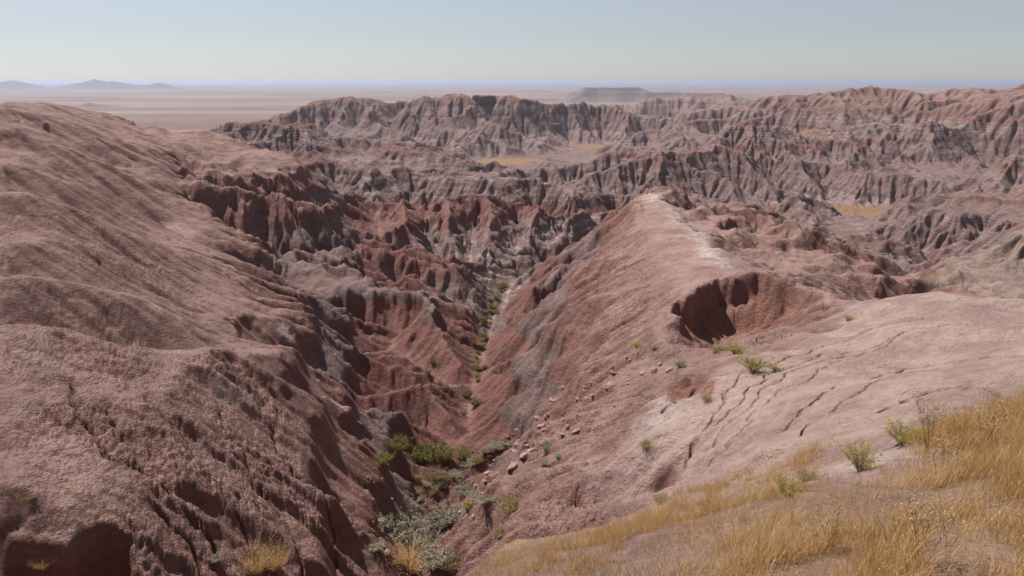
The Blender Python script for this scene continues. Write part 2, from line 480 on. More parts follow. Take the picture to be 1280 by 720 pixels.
def build_grids():
    out = {}
    # ---- far
    x0, y0, dx, nx, ny = GRIDS['F']; X, Y = grid_xy('F'); b = rim(ny, nx)
    border = np.full(X.shape, PLAIN) + 60 * sstep(100, -150, Y) + 45 * sstep(300, 900, X) * sstep(900, 400, Y) + 0.0
    border += 40 * sstep(-300, -900, X) * sstep(500, 200, Y)
    s, c = raster(x0, y0, dx, nx, ny, 'F')
    H = laplace(s, c, border, b)
    nz = fbm(X / 130, Y / 130, 5, 11) * 7 + fbm(X / 35, Y / 35, 3, 21) * 2.5
    ks = sstep(0.0, 1.0, np.hypot(X, Y) / 260)
    rg = (1 - np.abs(fbm(X / 95, Y / 95, 4, 12))) ** 2 * 16 - 6
    free = 1 - np.clip(blur((c > 0) * 1.0, 3.0) * 6, 0, 1)
    H = H + (nz + rg) * ks * sstep(-74, -66, H) * free
    md = meadow_mask(X, Y, 1.25)
    b = meadow_fix(X, Y, H, b)
    H, A = erode(H, dx, b, 36, 0.075, smax=1.9, smin=1.0, diff=0.004, kmul=1.0, seed=3)
    out['F'] = H
    # ---- middle
    x0, y0, dx, nx, ny = GRIDS['M']; X, Y = grid_xy('M'); b = rim(ny, nx)
    coarse = cubic(H, *GRIDS['F'][:3], X, Y)
    s, c = raster(x0, y0, dx, nx, ny, 'M')
    L = laplace(s, c, coarse, b)
    nz = fbm(X / 55, Y / 55, 5, 31) * 3.0 + fbm(X / 10, Y / 10, 3, 41) * 1.0 + (1 - np.abs(fbm(X / 42, Y / 42, 4, 32))) ** 2 * 9 - 4
    free = 1 - np.clip(blur((c > 0) * 1.0, 4.0) * 8, 0, 1)
    L = L + nz * free * sstep(0.45, 0.95, np.hypot(X, Y) / 130)
    m = edge_mask('M', 60, X, Y)
    L = coarse * (1 - m) + L * m
    b = meadow_fix(X, Y, L, b)
    Hm, A = erode(L, dx, b, 32, 0.055, smax=1.9, smin=0.85, diff=0.006, seed=4)
    out['M'] = Hm
    # ---- near
    x0, y0, dx, nx, ny = GRIDS['N']; X, Y = grid_xy('N'); b = rim(ny, nx)
    coarse = cubic(Hm, *GRIDS['M'][:3], X, Y)
    s, c = raster(x0, y0, dx, nx, ny, 'N')
    L = laplace(s, c, coarse, b)
    L = blur(L, 1.8)
    rug = rugged(X, Y)
    free = 1 - np.clip(blur((c > 0) * 1.0, 5.0) * 9, 0, 1)
    L = L + 1.25 * rug * (1 - .55 * sstep(86, 94, Y) * sstep(30, 20, X)) * free * (fbm(X / 14, Y / 14, 4, 53) * 1.2 + (1 - np.abs(fbm(X / 12, Y / 12, 4, 54))) ** 2 * 2.6 - 1.1)
    L = L + fbm(X / 9, Y / 9, 4, 51) * 0.5 + perlin(X / 0.9, Y / 0.9, 61) * 0.05
    m = edge_mask('N', 10, X, Y)
    L = coarse * (1 - m) + L * m
    # how much each part is cut by gullies: the smooth crusted mound and the grassy slope hardly at all
    smooth = near_smooth(X, Y)
    Hn, A = erode(L, dx, b, 26, 0.026, smax=2.6, smin=1.0, diff=0.02, kmul=(1 - 0.95 * smooth) * (1 - 0.3 * flank(X, Y)) * (1 + 1.2 * rug) * (1 - 0.95 * rubble(X, Y)) * (1 + 1.5 * leftwall(X, Y)), seed=5)
    keep = np.clip(poly_mask(X, Y, GRASSY, 0.8) + poly_mask(X, Y, W((-3,2,0),(-12,-18,0),(40,-18,0),(40,10,0),(9,9,0),(3,4,0)), 1.5), 0, 1)
    Hn = Hn * (1 - keep) + L * keep
    for pts, dep, w in CARVES:
        Hn = Hn - carve(X, Y, pts, dep, w)
    out['N'] = Hn
    out['NA'] = A
    return out

def poly_mask(X, Y, pts, soft):
    """soft inside mask of a closed polygon on the ground"""
    P = np.array([(p[0], p[1]) for p in pts]); n = len(P)
    inside = np.zeros(X.shape, bool); d = np.full(X.shape, 1e9)
    for i in range(n):
        a, b = P[i], P[(i + 1) % n]
        cond = ((a[1] > Y) != (b[1] > Y))
        with np.errstate(divide='ignore', invalid='ignore'):
            xi = (b[0] - a[0]) * (Y - a[1]) / (b[1] - a[1] + 1e-12) + a[0]
        inside ^= cond & (X < xi)
        ab = b - a; t = np.clip(((X - a[0]) * ab[0] + (Y - a[1]) * ab[1]) / (ab @ ab), 0, 1)
        d = np.minimum(d, np.hypot(X - a[0] - t * ab[0], Y - a[1] - t * ab[1]))
    sd = np.where(inside, d, -d)
    return sstep(-soft, soft, sd)

MOUND = PX((740,590,15.5),(825,505,17),(900,470,18.4),(1000,422,21),(1060,378,24.5),(1280,374,22)) + W((40,24,0),(40,8,0),(14,7,0)) + PX((1280,560,6.5),(1000,575,9.6),(830,615,12))
GRASSY = PX((1290,520,7.6),(1130,575,7.8),(1000,600,9),(860,628,10.5),(760,660,11),(680,690,11),(600,722,11)) + W((-1.0,5,0),(-2.5,-4,0),(14,-5,0),(14,6,0))
TANHILL = PX((1160,366,76),(1190,335,74),(1235,302,71),(1280,275,68)) + W((80,62,0),(80,40,0)) + PX((1280,372,40),(1165,374,50))
def rugged(X, Y):
    """the part of the near ground that is cut into sharp little hills"""
    far = sstep(70, 84, Y + 0.25 * X)
    right = poly_mask(X, Y, PX((845,275,62),(880,300,50),(960,325,42),(1060,350,40),(1120,362,60)) + W((42,76,0),(75,90,0),(75,125,0),(15,110,0),(14,80,0)), 3.0)
    ravine = poly_mask(X, Y, PX((240,222,84),(262,250,74),(320,300,60),(345,325,56),(420,345,57),(520,360,56),(630,360,80),(640,330,95),(430,230,110)), 3.0)
    tanh_ = 0.5 * poly_mask(X, Y, TANHILL, 2.0)
    low = 0.5 * poly_mask(X, Y, PX((632,356,80),(602,440,46),(592,490,37),(630,500,29),(690,430,34),(740,350,47),(760,290,66),(680,330,82)), 2.0)
    return np.maximum.reduce([far, right, ravine, low, tanh_]) * (1 - near_smooth(X, Y))
def rubble(X, Y):
    return poly_mask(X, Y, PX((545,650,18),(600,560,23),(640,505,26.5),(700,460,28),(770,430,27.5),(832,412,26),(900,425,27),(1000,395,26.5),(985,420,22),(900,474,18),(830,510,16.6),(750,575,16),(640,650,14.5)), 1.0)
def leftwall(X, Y):
    return poly_mask(X, Y, PX((430,380,50),(520,365,55),(600,400,58),(600,440,46),(590,490,37),(580,540,29.5),(520,530,30),(440,450,38)), 1.5)
def flank(X, Y):
    return poly_mask(X, Y, PX((615,400,60),(600,440,46),(592,490,37),(640,520,26),(760,440,27),(850,350,34),(800,280,58),(770,255,76),(660,345,84)), 1.5)
def near_smooth(X, Y):
    a = poly_mask(X, Y, MOUND, 0.8)
    g = poly_mask(X, Y, GRASSY, 0.8)
    left = 0.85 * poly_mask(X, Y, PX((0,720,8),(0,260,31),(150,330,34),(300,345,44),(400,440,29.5),(440,520,20),(430,720,12.5)), 1.0)
    lefthi = 0.95 * poly_mask(X, Y, PX((0,260,31),(300,345,44),(345,345,50),(285,278,62),(225,245,71),(228,210,88),(300,204,93),(350,216,91),(425,232,91),(432,203,100),(360,183,106),(300,164,112),(230,145,114),(140,138,108),(0,118,90)), 2.0)
    spine = poly_mask(X, Y, PX((850,395,25),(810,360,35),(785,305,50),(778,255,72),(812,240,74),(850,270,58),(890,300,46),(950,340,31)), 1.5) * 0.95
    return np.clip(np.maximum.reduce([a, g, left, lefthi, spine]), 0, 1)
# ------------------------------------------------------------------ the ground: one sheet
GR = build_grids()
GR['FB'] = blur(GR['F'], 1.2); GR['MB'] = blur(GR['M'], 1.5); GR['NB'] = blur(GR['N'], 2.0)

POP = [  # regions with popcorn weathered clay
    (PX((0,722,8),(0,400,18.2),(60,405,18.6),(180,432,20),(260,435,21),(310,430,22),(380,465,21.8),(430,520,19.6),(440,610,16.6),(455,722,13)), 1.0, 0.7),
    (PX((0,326,22.3),(130,355,24),(235,397,26),(180,405,22),(60,395,20),(0,385,19)), 0.45, 0.7),
    (PX((0,300,27),(0,250,32),(60,258,35),(140,300,37),(230,350,37),(290,385,36),(200,380,32),(60,320,28)), 0.6, 1.0),
    (PX((330,350,46),(480,440,38),(570,520,32),(500,520,27),(420,440,30)), 0.45, 1.5),
    (PX((600,720,8.5),(470,690,16),(560,570,26),(640,500,29),(740,450,27),(820,430,25),(900,440,23),(830,500,17.5),(750,560,16.8),(800,620,12),(700,650,12)), 0.75, 1.0),
    (PX((600,440,46),(592,490,37),(640,520,26),(760,440,27),(840,380,31),(815,330,42),(795,270,60),(770,255,76),(660,345,84)), 0.9, 1.2),
    (PX((835,405,24.6),(870,350,28),(950,335,31.5),(1045,372,26),(1000,420,22),(900,450,22)), 0.8, 0.6),
    ]
CRACKS = [  # erosion cracks of the pale mound (pixel lines), width, depth
    ([(1280,477,9.6),(1215,492,10.6),(1170,505,11),(1120,520,11.2),(1094,534,10.8)], .07, .22),
    ([(1250,415,15),(1190,430,15.5),(1130,448,16),(1080,480,14.6),(1040,500,13.8),(1010,520,13),(960,560,11.8)], .065, .18),
    ([(1040,420,19),(1000,438,18),(960,470,16.8),(925,500,15.6),(880,530,14.4),(850,550,13.8)], .06, .16),
    ([(1150,385,21),(1090,400,20.4),(1040,412,20),(980,440,18.6),(930,465,17.6),(905,490,16.6)], .055, .16),
    ([(1130,405,19),(1060,440,17.6),(1020,468,16),(980,485,15.4),(930,530,13.8),(870,580,12.6)], .05, .12),
    ([(905,490,16.6),(890,515,15.6),(868,545,14.2),(835,580,13.2)], .07, .15),
    ([(1280,555,6.6),(1200,575,6.8),(1130,592,7.2),(1080,600,7.6),(1010,625,8)], .025, .07),
    ([(870,475,18.2),(845,480,17.8),(840,500,17.2),(825,520,16.6)], .10, .25),
    ([(1280,440,13),(1220,455,13.4),(1160,478,13.4),(1100,500,13.2),(1050,535,12.2),(1000,570,10.8)], .05, .13),
    ([(1200,395,19),(1140,405,19),(1080,425,18.6),(1010,455,17.4),(950,500,15.6),(900,545,13.8)], .05, .14),
    ([(1280,505,8.4),(1230,510,9.2),(1180,525,9.6)], .04, .1),
    ([(330,700,12.4),(300,640,14),(260,600,14.6),(215,560,15.4),(190,520,16.4)], .05, .18),
    ([(385,715,12.5),(370,650,14),(330,590,16),(290,540,17.2),(265,500,18.4)], .055, .2),
    ([(255,655,12.6),(200,610,13.4),(150,585,13.6),(110,540,14.4),(85,490,16)], .05, .2),
    ([(440,700,14),(420,640,16),(385,580,17.4),(345,530,18.6),(320,480,20.4)], .055, .2),
    ([(300,720,11.4),(230,660,12.4),(180,630,12.8)], .07, .2),
    ]

def polyline_dist(x, y, pts):
    d = np.full(x.shape, 1e9, np.float32)
    for a, b in zip(pts[:-1], pts[1:]):
        ax, ay = a[:2]; bx, by = b[:2]
        vx, vy = bx - ax, by - ay
        t = np.clip(((x - ax) * vx + (y - ay) * vy) / (vx * vx + vy * vy), 0, 1)
        d = np.minimum(d, np.hypot(x - ax - t * vx, y - ay - t * vy))
    return d

def near_box(x, y, pts, pad):
    P = np.array([(p[0], p[1]) for p in pts])
    return (x > P[:,0].min()-pad) & (x < P[:,0].max()+pad) & (y > P[:,1].min()-pad) & (y < P[:,1].max()+pad)

def pop_mask(x, y):
    m = np.zeros(x.shape)
    for pts, amp, soft in POP:
        k = near_box(x, y, pts, 3)
        if k.any(): m[k] = np.maximum(m[k], amp * poly_mask(x[k], y[k], pts, soft))
    return m

def ground_height(x, y, full=False):
    x = np.asarray(x, float); y = np.asarray(y, float)
    r = np.hypot(x, y)
    h = np.full(x.shape, PLAIN) + 1.5 * perlin(x / 900, y / 900, 71) * sstep(1500, 4000, r)
    mF = edge_mask('F', 160, x, y); k = mF > 0
    h[k] = h[k] * (1 - mF[k]) + cubic(GR['F'], *GRIDS['F'][:3], x[k], y[k]) * mF[k]
    mM = edge_mask('M', 26, x, y); k = mM > 0
    h[k] = h[k] * (1 - mM[k]) + cubic(GR['M'], *GRIDS['M'][:3], x[k], y[k]) * mM[k]
    mN = edge_mask('N', 8, x, y); k = mN > 0
    h[k] = h[k] * (1 - mN[k]) + cubic(GR['N'], *GRIDS['N'][:3], x[k], y[k]) * mN[k]
    # behind and beside the camera: the rim goes on
    back = sstep(-8, -18, y)
    h = h * (1 - back) + (-1.9 + 0.06 * x) * back * (np.abs(x) < 80) + h * back * (np.abs(x) >= 80)
    # rills down the fall line, in the direction of the larger slope
    k = (r < 1000) & (y > 0)
    e = np.where(r[k] < 70, 0.6, np.where(r[k] < 250, 1.5, 3.0))
    xs, ys = x[k], y[k]
    def base(a, c):
        q = bilin(GR['FB'], *GRIDS['F'][:3], a, c)
        m1 = edge_mask('M', 26, a, c); q = q * (1 - m1) + bilin(GR['MB'], *GRIDS['M'][:3], a, c) * m1
        m2 = edge_mask('N', 8, a, c); return q * (1 - m2) + bilin(GR['NB'], *GRIDS['N'][:3], a, c) * m2
    gx = (base(xs + e, ys) - base(xs - e, ys)) / (2 * e); gy = (base(xs, ys + e) - base(xs, ys - e)) / (2 * e)
    sl = np.hypot(gx, gy) + 1e-6; ux, uy = gx / sl, gy / sl
    amp = sstep(0.22, 0.7, sl)
    rk = r[k]; sm0 = near_smooth(xs, ys); fl0 = flank(xs, ys)
    d = np.zeros(xs.shape)
    for wl, a, r0, r1 in ((9.0, .75, 150, 260), (4.6, .60, 55, 95), (2.3, .30, 35, 60), (1.1, .10, 5, 20), (0.5, .035, 3, 6)):
        wf = sstep(r0, r1, rk) * sstep(wl * 300, wl * 150, rk)
        q = wf > 0
        lim = (1 - 0.5 * sm0[q]) * (1 - .3 * fl0[q])
        d[q] += a * amp[q] * wf[q] * lim * (gully(xs[q], ys[q], ux[q], uy[q], wl, int(wl * 10)) - 0.1)
    q = near_box(xs, ys, POP[0][0], 2)
    pm0 = poly_mask(xs[q], ys[q], POP[0][0], 1.0)
    d[q] += pm0 * (.06 * gully(xs[q] + .3 * perlin(xs[q] / 1.2, ys[q] / 1.2, 151), ys[q], ux[q], uy[q], 2.1, 211) + .03 * gully(xs[q], ys[q], ux[q], uy[q], 0.9, 212) - .03) * sstep(.1, .35, sl[q])
    h[k] += d * (1 - meadow_mask(xs, ys))
    # metre scale and finer relief
    far = sstep(60, 140, r)
    k = (r > 60) & (r < 1200)
    n = np.zeros(x.shape)
    n[k] = (fbm(x[k] / 9, y[k] / 9, 4, 81) * 0.7) * far[k]
    md = meadow_mask(x, y)
    h = h + n * (1 - md)
    k = r < 170
    xx, yy = x[k], y[k]
    rough = sstep(170, 120, r[k])
    sm = near_smooth(xx, yy)
    h[k] += rough * (fbm(xx / 1.6, yy / 1.6, 5, 91, .55) * 0.12 * (1 - 0.6 * sm)) - rough * np.abs(perlin(xx / .8, yy / .8, 95)) * .07 * (1 - .8 * sm)
    pm = pop_mask(xx, yy)
    kk = pm > 0.02
    px_, py_ = xx[kk], yy[kk]
    wx = px_ + 0.15 * perlin(px_ * 1.7, py_ * 1.7, 101); wy = py_ + 0.15 * perlin(px_ * 1.7, py_ * 1.7, 102)
    f1, f2 = worley(wx / 0.27, wy / 0.27, 103)
    g1, g2 = worley(wx / 0.13, wy / 0.13, 104)
    lump = np.minimum(1, (f2 - f1) * 2.2) ** .6 * 0.055 + np.minimum(1, (g2 - g1) * 2.0) ** .6 * 0.045 - .05 + fbm(px_ / 0.5, py_ / 0.5, 4, 105, .6) * 0.06
    lump = lump * (.55 + .9 * sstep(-.3, .5, fbm(px_ / 2.6, py_ / 2.6, 2, 107)))
    idx = np.flatnonzero(k)[kk]
    hh = h.ravel(); 
    hh[idx] += lump * pm[kk]
    h = hh.reshape(x.shape)
    # cracks
    for pts, w, dep in CRACKS_W:
        k = near_box(x, y, pts, 1.0)
        if k.any():
            cx = x[k] + 0.3 * perlin(x[k] * 0.8, y[k] * 0.8, 111) + 0.07 * perlin(x[k] * 4, y[k] * 4, 112)
            cy = y[k] + 0.3 * perlin(x[k] * 0.8, y[k] * 0.8, 113) + 0.07 * perlin(x[k] * 4, y[k] * 4, 114)
            d = polyline_dist(cx, cy, pts)
            wv = w * (0.85 + 0.5 * perlin(x[k] * 1.2, y[k] * 1.2, 115))
            h[k] -= dep * np.exp(-(d / np.maximum(wv * .75, .01)) ** 2) * (0.75 + 0.5 * perlin(x[k] * 2, y[k] * 2, 116))
            h[k] -= dep * 0.22 * np.exp(-(d / (w * 5)) ** 2)
    if full: return h, md
    return h
CRACKS_W = [(PX(*p), w * (.62 if p[0][0] > 600 else 1), d * (.8 if p[0][0] > 600 else 1)) for p, w, d in CRACKS]

def gully(x, y, dx_, dy_, wl, seed):
    """rills: waves across the fall line (dx_, dy_), -1..1"""
    cs = wl * 1.7
    u, v = x / cs, y / cs
    xi = np.floor(u).astype(np.int64); yi = np.floor(v).astype(np.int64)
    C = np.zeros(x.shape, np.float32); S = C.copy()
    k = 2 * np.pi / wl
    for ix in (-1, 0, 1):
        for iy in (-1, 0, 1):
            h = _hash(xi + ix, yi + iy, seed)
            px = (xi + ix + (h & 1023) / 1023.0) * cs - x; py = (yi + iy + ((h >> 10) & 1023) / 1023.0) * cs - y
            ph = ((h >> 20) & 1023) / 1023.0 * 2 * np.pi
            w = np.exp(-(px * px + py * py) / (cs * cs) * 2.2)
            a = (-px * dy_ + py * dx_) * k + ph * 0.35
            C += w * np.cos(a); S += w * np.sin(a)
    g = C / np.sqrt(C * C + S * S + 1e-6)
    return 2.2 * np.sqrt((1.02 + g) * .5) - 1.4          # round ribs, sharp notches

def polar_grid(scale=1.0):
    az = np.concatenate([np.linspace(-80, -45, 60)[:-1], np.linspace(-45, 45, int(1250 * scale)), np.linspace(45, 80, 60)[1:]])
    ln = [np.linspace(math.log(0.6), math.log(4), 60)[:-1],
          np.linspace(math.log(4), math.log(80), int(800 * scale))[:-1],
          np.linspace(math.log(80), math.log(800), int(950 * scale))[:-1],
          np.linspace(math.log(800), math.log(2500), 120)[:-1],
          np.linspace(math.log(2500), math.log(90000), 120)]
    rr = np.exp(np.concatenate(ln))
    A, RR = np.meshgrid(np.radians(az), rr)
    return RR * np.sin(A), RR * np.cos(A)

def grid_mesh(name, X, Y, Z, attrs, mat, smooth=True):
    ny, nx = X.shape
    me = bpy.data.meshes.new(name)
    co = np.stack([X, Y, Z], -1).astype(np.float32).reshape(-1)
    me.vertices.add(nx * ny)
    me.vertices.foreach_set('co', co)
    i = np.arange(nx * ny, dtype=np.int32).reshape(ny, nx)
    q = np.stack([i[:-1, :-1], i[:-1, 1:], i[1:, 1:], i[1:, :-1]], -1).reshape(-1)
    nq = q.size // 4
    me.loops.add(nq * 4); me.loops.foreach_set('vertex_index', q)
    me.polygons.add(nq)
    me.polygons.foreach_set('loop_start', np.arange(0, nq * 4, 4, dtype=np.int32))
    me.polygons.foreach_set('use_smooth', np.full(nq, smooth))
    me.update(calc_edges=True)
    for k, v in attrs.items():
        a = me.attributes.new(k, 'FLOAT', 'POINT')
        a.data.foreach_set('value', v.astype(np.float32).ravel())
    me.materials.append(mat)
    o = bpy.data.objects.new(name, me)
    scene.collection.objects.link(o)
    return o

# ------------------------------------------------------------------ node helpers
class NT:
    def __init__(self, name):
        self.m = bpy.data.materials.new(name); self.m.use_nodes = True
        self.t = self.m.node_tree; self.t.nodes.clear()
        self.out = self.t.nodes.new('ShaderNodeOutputMaterial')
    def n(self, typ, **kw):
        nd = self.t.nodes.new(typ)
        for k, v in kw.items(): setattr(nd, k, v)
        return nd
    def set(self, sock, v):
        if isinstance(v, bpy.types.NodeSocket): self.t.links.new(v, sock)
        elif v is not None: sock.default_value = v
    def math(self, op, a, b=None, c=None, clamp=False):
        nd = self.n('ShaderNodeMath', operation=op, use_clamp=clamp)
        self.set(nd.inputs[0], a)
        if b is not None: self.set(nd.inputs[1], b)
        if c is not None: self.set(nd.inputs[2], c)
        return nd.outputs[0]
    def mix(self, f, a, b, mode='MIX'):
        nd = self.n('ShaderNodeMix', data_type='RGBA', blend_type=mode, clamp_factor=True)
        self.set(nd.inputs['Factor'], f)
        ca = [s for s in nd.inputs if s.name == 'A' and s.type == 'RGBA'][0]; cb = [s for s in nd.inputs if s.name == 'B' and s.type == 'RGBA'][0]
        self.set(ca, a if isinstance(a, bpy.types.NodeSocket) else (*a, 1)[:4]); self.set(cb, b if isinstance(b, bpy.types.NodeSocket) else (*b, 1)[:4])
        return [s for s in nd.outputs if s.type == 'RGBA'][0]
    def noise(self, vec, scale, detail=4, rough=0.55, dist=0):
        nd = self.n('ShaderNodeTexNoise')
        self.set(nd.inputs['Vector'], vec); nd.inputs['Scale'].default_value = scale
        nd.inputs['Detail'].default_value = detail; nd.inputs['Roughness'].default_value = rough; nd.inputs['Distortion'].default_value = dist
        return nd.outputs['Fac']
    def ramp(self, f, stops, interp='LINEAR'):
        nd = self.n('ShaderNodeValToRGB'); cr = nd.color_ramp; cr.interpolation = interp
        self.set(nd.inputs[0], f)
        while len(cr.elements) < len(stops): cr.elements.new(0.5)
        for e, (p, c) in zip(cr.elements, stops):
            e.position = p; e.color = (*c, 1) if len(c) == 3 else c
        return nd.outputs['Color']
    def maprange(self, v, a, b, c=0, d=1):
        nd = self.n('ShaderNodeMapRange'); self.set(nd.inputs[0], v)
        for i, q in enumerate((a, b, c, d)): nd.inputs[i + 1].default_value = q
        return nd.outputs[0]
    def attr(self, name):
        return self.n('ShaderNodeAttribute', attribute_name=name).outputs['Fac']
    def principled(self, color, rough=0.9, spec=0.2, normal=None, **kw):
        b = self.n('ShaderNodeBsdfPrincipled')
        self.set(b.inputs['Base Color'], color if isinstance(color, bpy.types.NodeSocket) else (*color, 1))
        self.set(b.inputs['Roughness'], rough); b.inputs['Specular IOR Level'].default_value = spec
        if normal is not None: self.set(b.inputs['Normal'], normal)
        self.t.links.new(b.outputs[0], self.out.inputs['Surface'])
        return b

def ground_material():
    g = NT('badlands_clay')
    geo = g.n('ShaderNodeNewGeometry'); pos = geo.outputs['Position']
    sep = g.n('ShaderNodeSeparateXYZ'); g.set(sep.inputs[0], pos); z = sep.outputs[2]
    sn = g.n('ShaderNodeSeparateXYZ'); g.set(sn.inputs[0], geo.outputs['True Normal']); nz = sn.outputs[2]
    big = g.noise(pos, 0.02, 3); mid = g.noise(pos, 0.25, 4); fine = g.noise(pos, 3.0, 6, 0.7); vf = g.noise(pos, 16, 4, 0.75); met = g.noise(pos, 0.5, 6, 0.7)
    # beds: elevation nudged by noise so the bands waver
    zz = g.math('ADD', z, g.math('MULTIPLY', g.math('SUBTRACT', big, 0.5), 3.0))
    zz = g.math('ADD', zz, g.math('MULTIPLY', g.math('SUBTRACT', mid, 0.5), 0.45))
    f = g.maprange(zz, -80, 0)
    def P(zv): return (zv + 80) / 80
    pink = (0.35, 0.21, 0.178); pink2 = (0.31, 0.16, 0.13); red = (0.25, 0.10, 0.08); dred = (0.19, 0.075, 0.062)
    gry = (0.21, 0.145, 0.135); gry2 = (0.275, 0.197, 0.184); lgt = (0.40, 0.31, 0.29); tan = (0.34, 0.25, 0.20)
    A = g.ramp(f, [(0, gry), (P(-66), tan), (P(-60), gry), (P(-56), gry2), (P(-52), gry), (P(-48), gry2), (P(-44.5), lgt), (P(-44), gry), (P(-40), gry2),
                   (P(-36), gry), (P(-35.6), (.28,.16,.14)), (P(-35.0), gry), (P(-32), gry2), (P(-29.6), gry), (P(-29.2), dred), (P(-28.2), red), (P(-27.8), gry)])
    B = g.ramp(f, [(0, gry), (P(-27.7), gry), (P(-25.2), gry2), (P(-24.9), lgt), (P(-24.5), gry), (P(-23), gry2), (P(-22.6), lgt), (P(-22.2), gry), (P(-21.2), gry2), (P(-20.8), pink2),
                   (P(-20.3), red), (P(-18.2), red), (P(-17.8), gry), (P(-16.4), gry2), (P(-15.4), gry), (P(-15.0), pink2), (P(-14.7), red), (P(-14.1), pink2), (P(-12.6), pink), (P(-6), pink)][:32])
    beds = g.mix(g.math('GREATER_THAN', zz, -27.75), A, B)
    # thin fine bedding lines
    wv = g.n('ShaderNodeTexNoise'); wv.noise_dimensions = '1D'; g.set(wv.inputs['W'], g.math('MULTIPLY', zz, 1.0)); wv.inputs['Scale'].default_value = 2.6; wv.inputs['Detail'].default_value = 3
    beds = g.mix(g.maprange(wv.outputs['Fac'], 0.46, 0.54, 0.0, 0.8), beds, g.mix(0.6, beds, (0.17, 0.115, 0.10)))
    wl = g.n('ShaderNodeTexNoise'); wl.noise_dimensions = '1D'; g.set(wl.inputs['W'], g.math('ADD', zz, 31.7)); wl.inputs['Scale'].default_value = 1.7; wl.inputs['Detail'].default_value = 3
    beds = g.mix(g.math('MULTIPLY', g.math('MULTIPLY', g.maprange(wl.outputs['Fac'], 0.60, 0.63), g.maprange(met, .4, .6, .2, 1)), g.math('MULTIPLY', g.maprange(zz, -19, -22), g.maprange(zz, -34, -28, .4, 1))), beds, (0.42, 0.35, 0.32))
    # gentle ground carries a paler weathered crust, steep faces show the fresh redder clay
    flat = g.maprange(nz, 0.72, 0.97)
    crust = g.mix(g.maprange(zz, -30, -14), (0.27, 0.195, 0.178), (0.42, 0.275, 0.235))
    col = g.mix(g.math('MULTIPLY', flat, g.maprange(zz, -18, -12.5, 0.18, 0.75)), beds, crust)
    steep = g.maprange(nz, 0.76, 0.55)
    near = g.maprange(zz, -17, -13)
    col = g.mix(g.math('MULTIPLY', steep, g.math('MULTIPLY', near, 0.6)), col, (0.27, 0.13, 0.10))
    col = g.mix(g.math('MULTIPLY', g.attr('tan'), .8), col, g.mix(mid, (0.27, 0.205, 0.165), (0.40, 0.32, 0.265)))
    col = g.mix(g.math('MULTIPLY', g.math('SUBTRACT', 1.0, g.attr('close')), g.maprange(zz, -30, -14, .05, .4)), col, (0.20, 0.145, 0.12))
    # attribute masks: pale mound, salt, grass flats, plain
    col = g.mix(g.math('MULTIPLY', g.attr('pale'), 0.85), col, g.mix(fine, (0.45, 0.315, 0.27), (0.55, 0.41, 0.36)))
    col = g.mix(g.math('MULTIPLY', g.attr('fresh'), g.maprange(nz, .97, .75, .25, .85)), col, g.mix(fine, (0.26, 0.11, 0.075), (0.36, 0.17, 0.12)))
    col = g.mix(g.math('MULTIPLY', g.attr('salt'), g.maprange(fine, .28, .5)), col, (0.68, 0.57, 0.51))
    col = g.mix(g.maprange(g.math('ADD', g.attr('meadow'), g.math('MULTIPLY', g.math('SUBTRACT', g.noise(pos, .15, 5, .7), .5), 1.4)), .4, .6), col, g.ramp(g.noise(pos, 0.12, 6, .75), [(.3, (.16,.12,.06)), (.45, (.30,.19,.085)), (.55, (.33,.19,.09)), (.7, (.27,.21,.12))]))
    plainc = g.mix(g.noise(pos, 0.0012, 5, 0.6), (0.30, 0.20, 0.155), (0.33, 0.25, 0.17))
    st = g.n('ShaderNodeMapping'); g.set(st.inputs[0], pos); st.inputs['Scale'].default_value = (0.0004, 0.003, 1)
    plainc = g.mix(g.maprange(g.noise(st.outputs[0], 1.0, 6, 0.65), 0.42, 0.6), plainc, (0.15, 0.09, 0.075))
    st2 = g.n('ShaderNodeMapping'); g.set(st2.inputs[0], pos); st2.inputs['Scale'].default_value = (0.0009, 0.006, 1); st2.inputs['Location'].default_value = (5, 3, 0)
    plainc = g.mix(g.maprange(g.noise(st2.outputs[0], 1.0, 5, 0.6), 0.58, 0.7), plainc, (0.45, 0.36, 0.28))
    col = g.mix(g.attr('plain'), col, plainc)
    col = g.mix(g.math('MULTIPLY', g.attr('litter'), g.maprange(fine, .35, .6, .05, .8)), col, g.mix(vf, (0.30, 0.17, 0.07), (0.50, 0.34, 0.16)))
    col = g.mix(g.math('MULTIPLY', g.attr('crack'), 0.5), col, (0.20, 0.095, 0.075))
    grain = g.noise(pos, 45, 3, 0.8)
    col = g.mix(g.maprange(grain, 0.35, 0.5, 0.4, 0.0), col, (0.14, 0.075, 0.06))
    # speckle
    col = g.mix(g.maprange(fine, 0.35, 0.65, 0.0, 1.0), g.mix(0.22, col, (0.12, 0.06, 0.05)), col)
    col = g.mix(g.maprange(met, 0.42, 0.55, 0.4, 0.0), col, (0.15, 0.085, 0.07))
    col = g.mix(g.maprange(met, 0.55, 0.72, 0.0, 0.3), col, (0.44, 0.34, 0.30))
    col = g.mix(g.maprange(vf, 0.55, 0.75, 0.0, 0.35), col, (0.55, 0.42, 0.37))
    hgt = g.math('ADD', g.math('MULTIPLY', g.noise(pos, 7, 7, 0.75), 0.10), g.math('MULTIPLY', g.noise(pos, 1.1, 7, 0.72), 0.45))
    pk = g.n('ShaderNodeTexVoronoi', feature='DISTANCE_TO_EDGE'); g.set(pk.inputs['Vector'], g.mix(0.06, pos, g.n('ShaderNodeTexNoise').outputs['Color'])); pk.inputs['Scale'].default_value = 11
    hgt = g.math('ADD', hgt, g.math('MULTIPLY', g.math('MULTIPLY', g.math('MINIMUM', pk.outputs[0], 0.25), g.attr('pop')), 0.09))
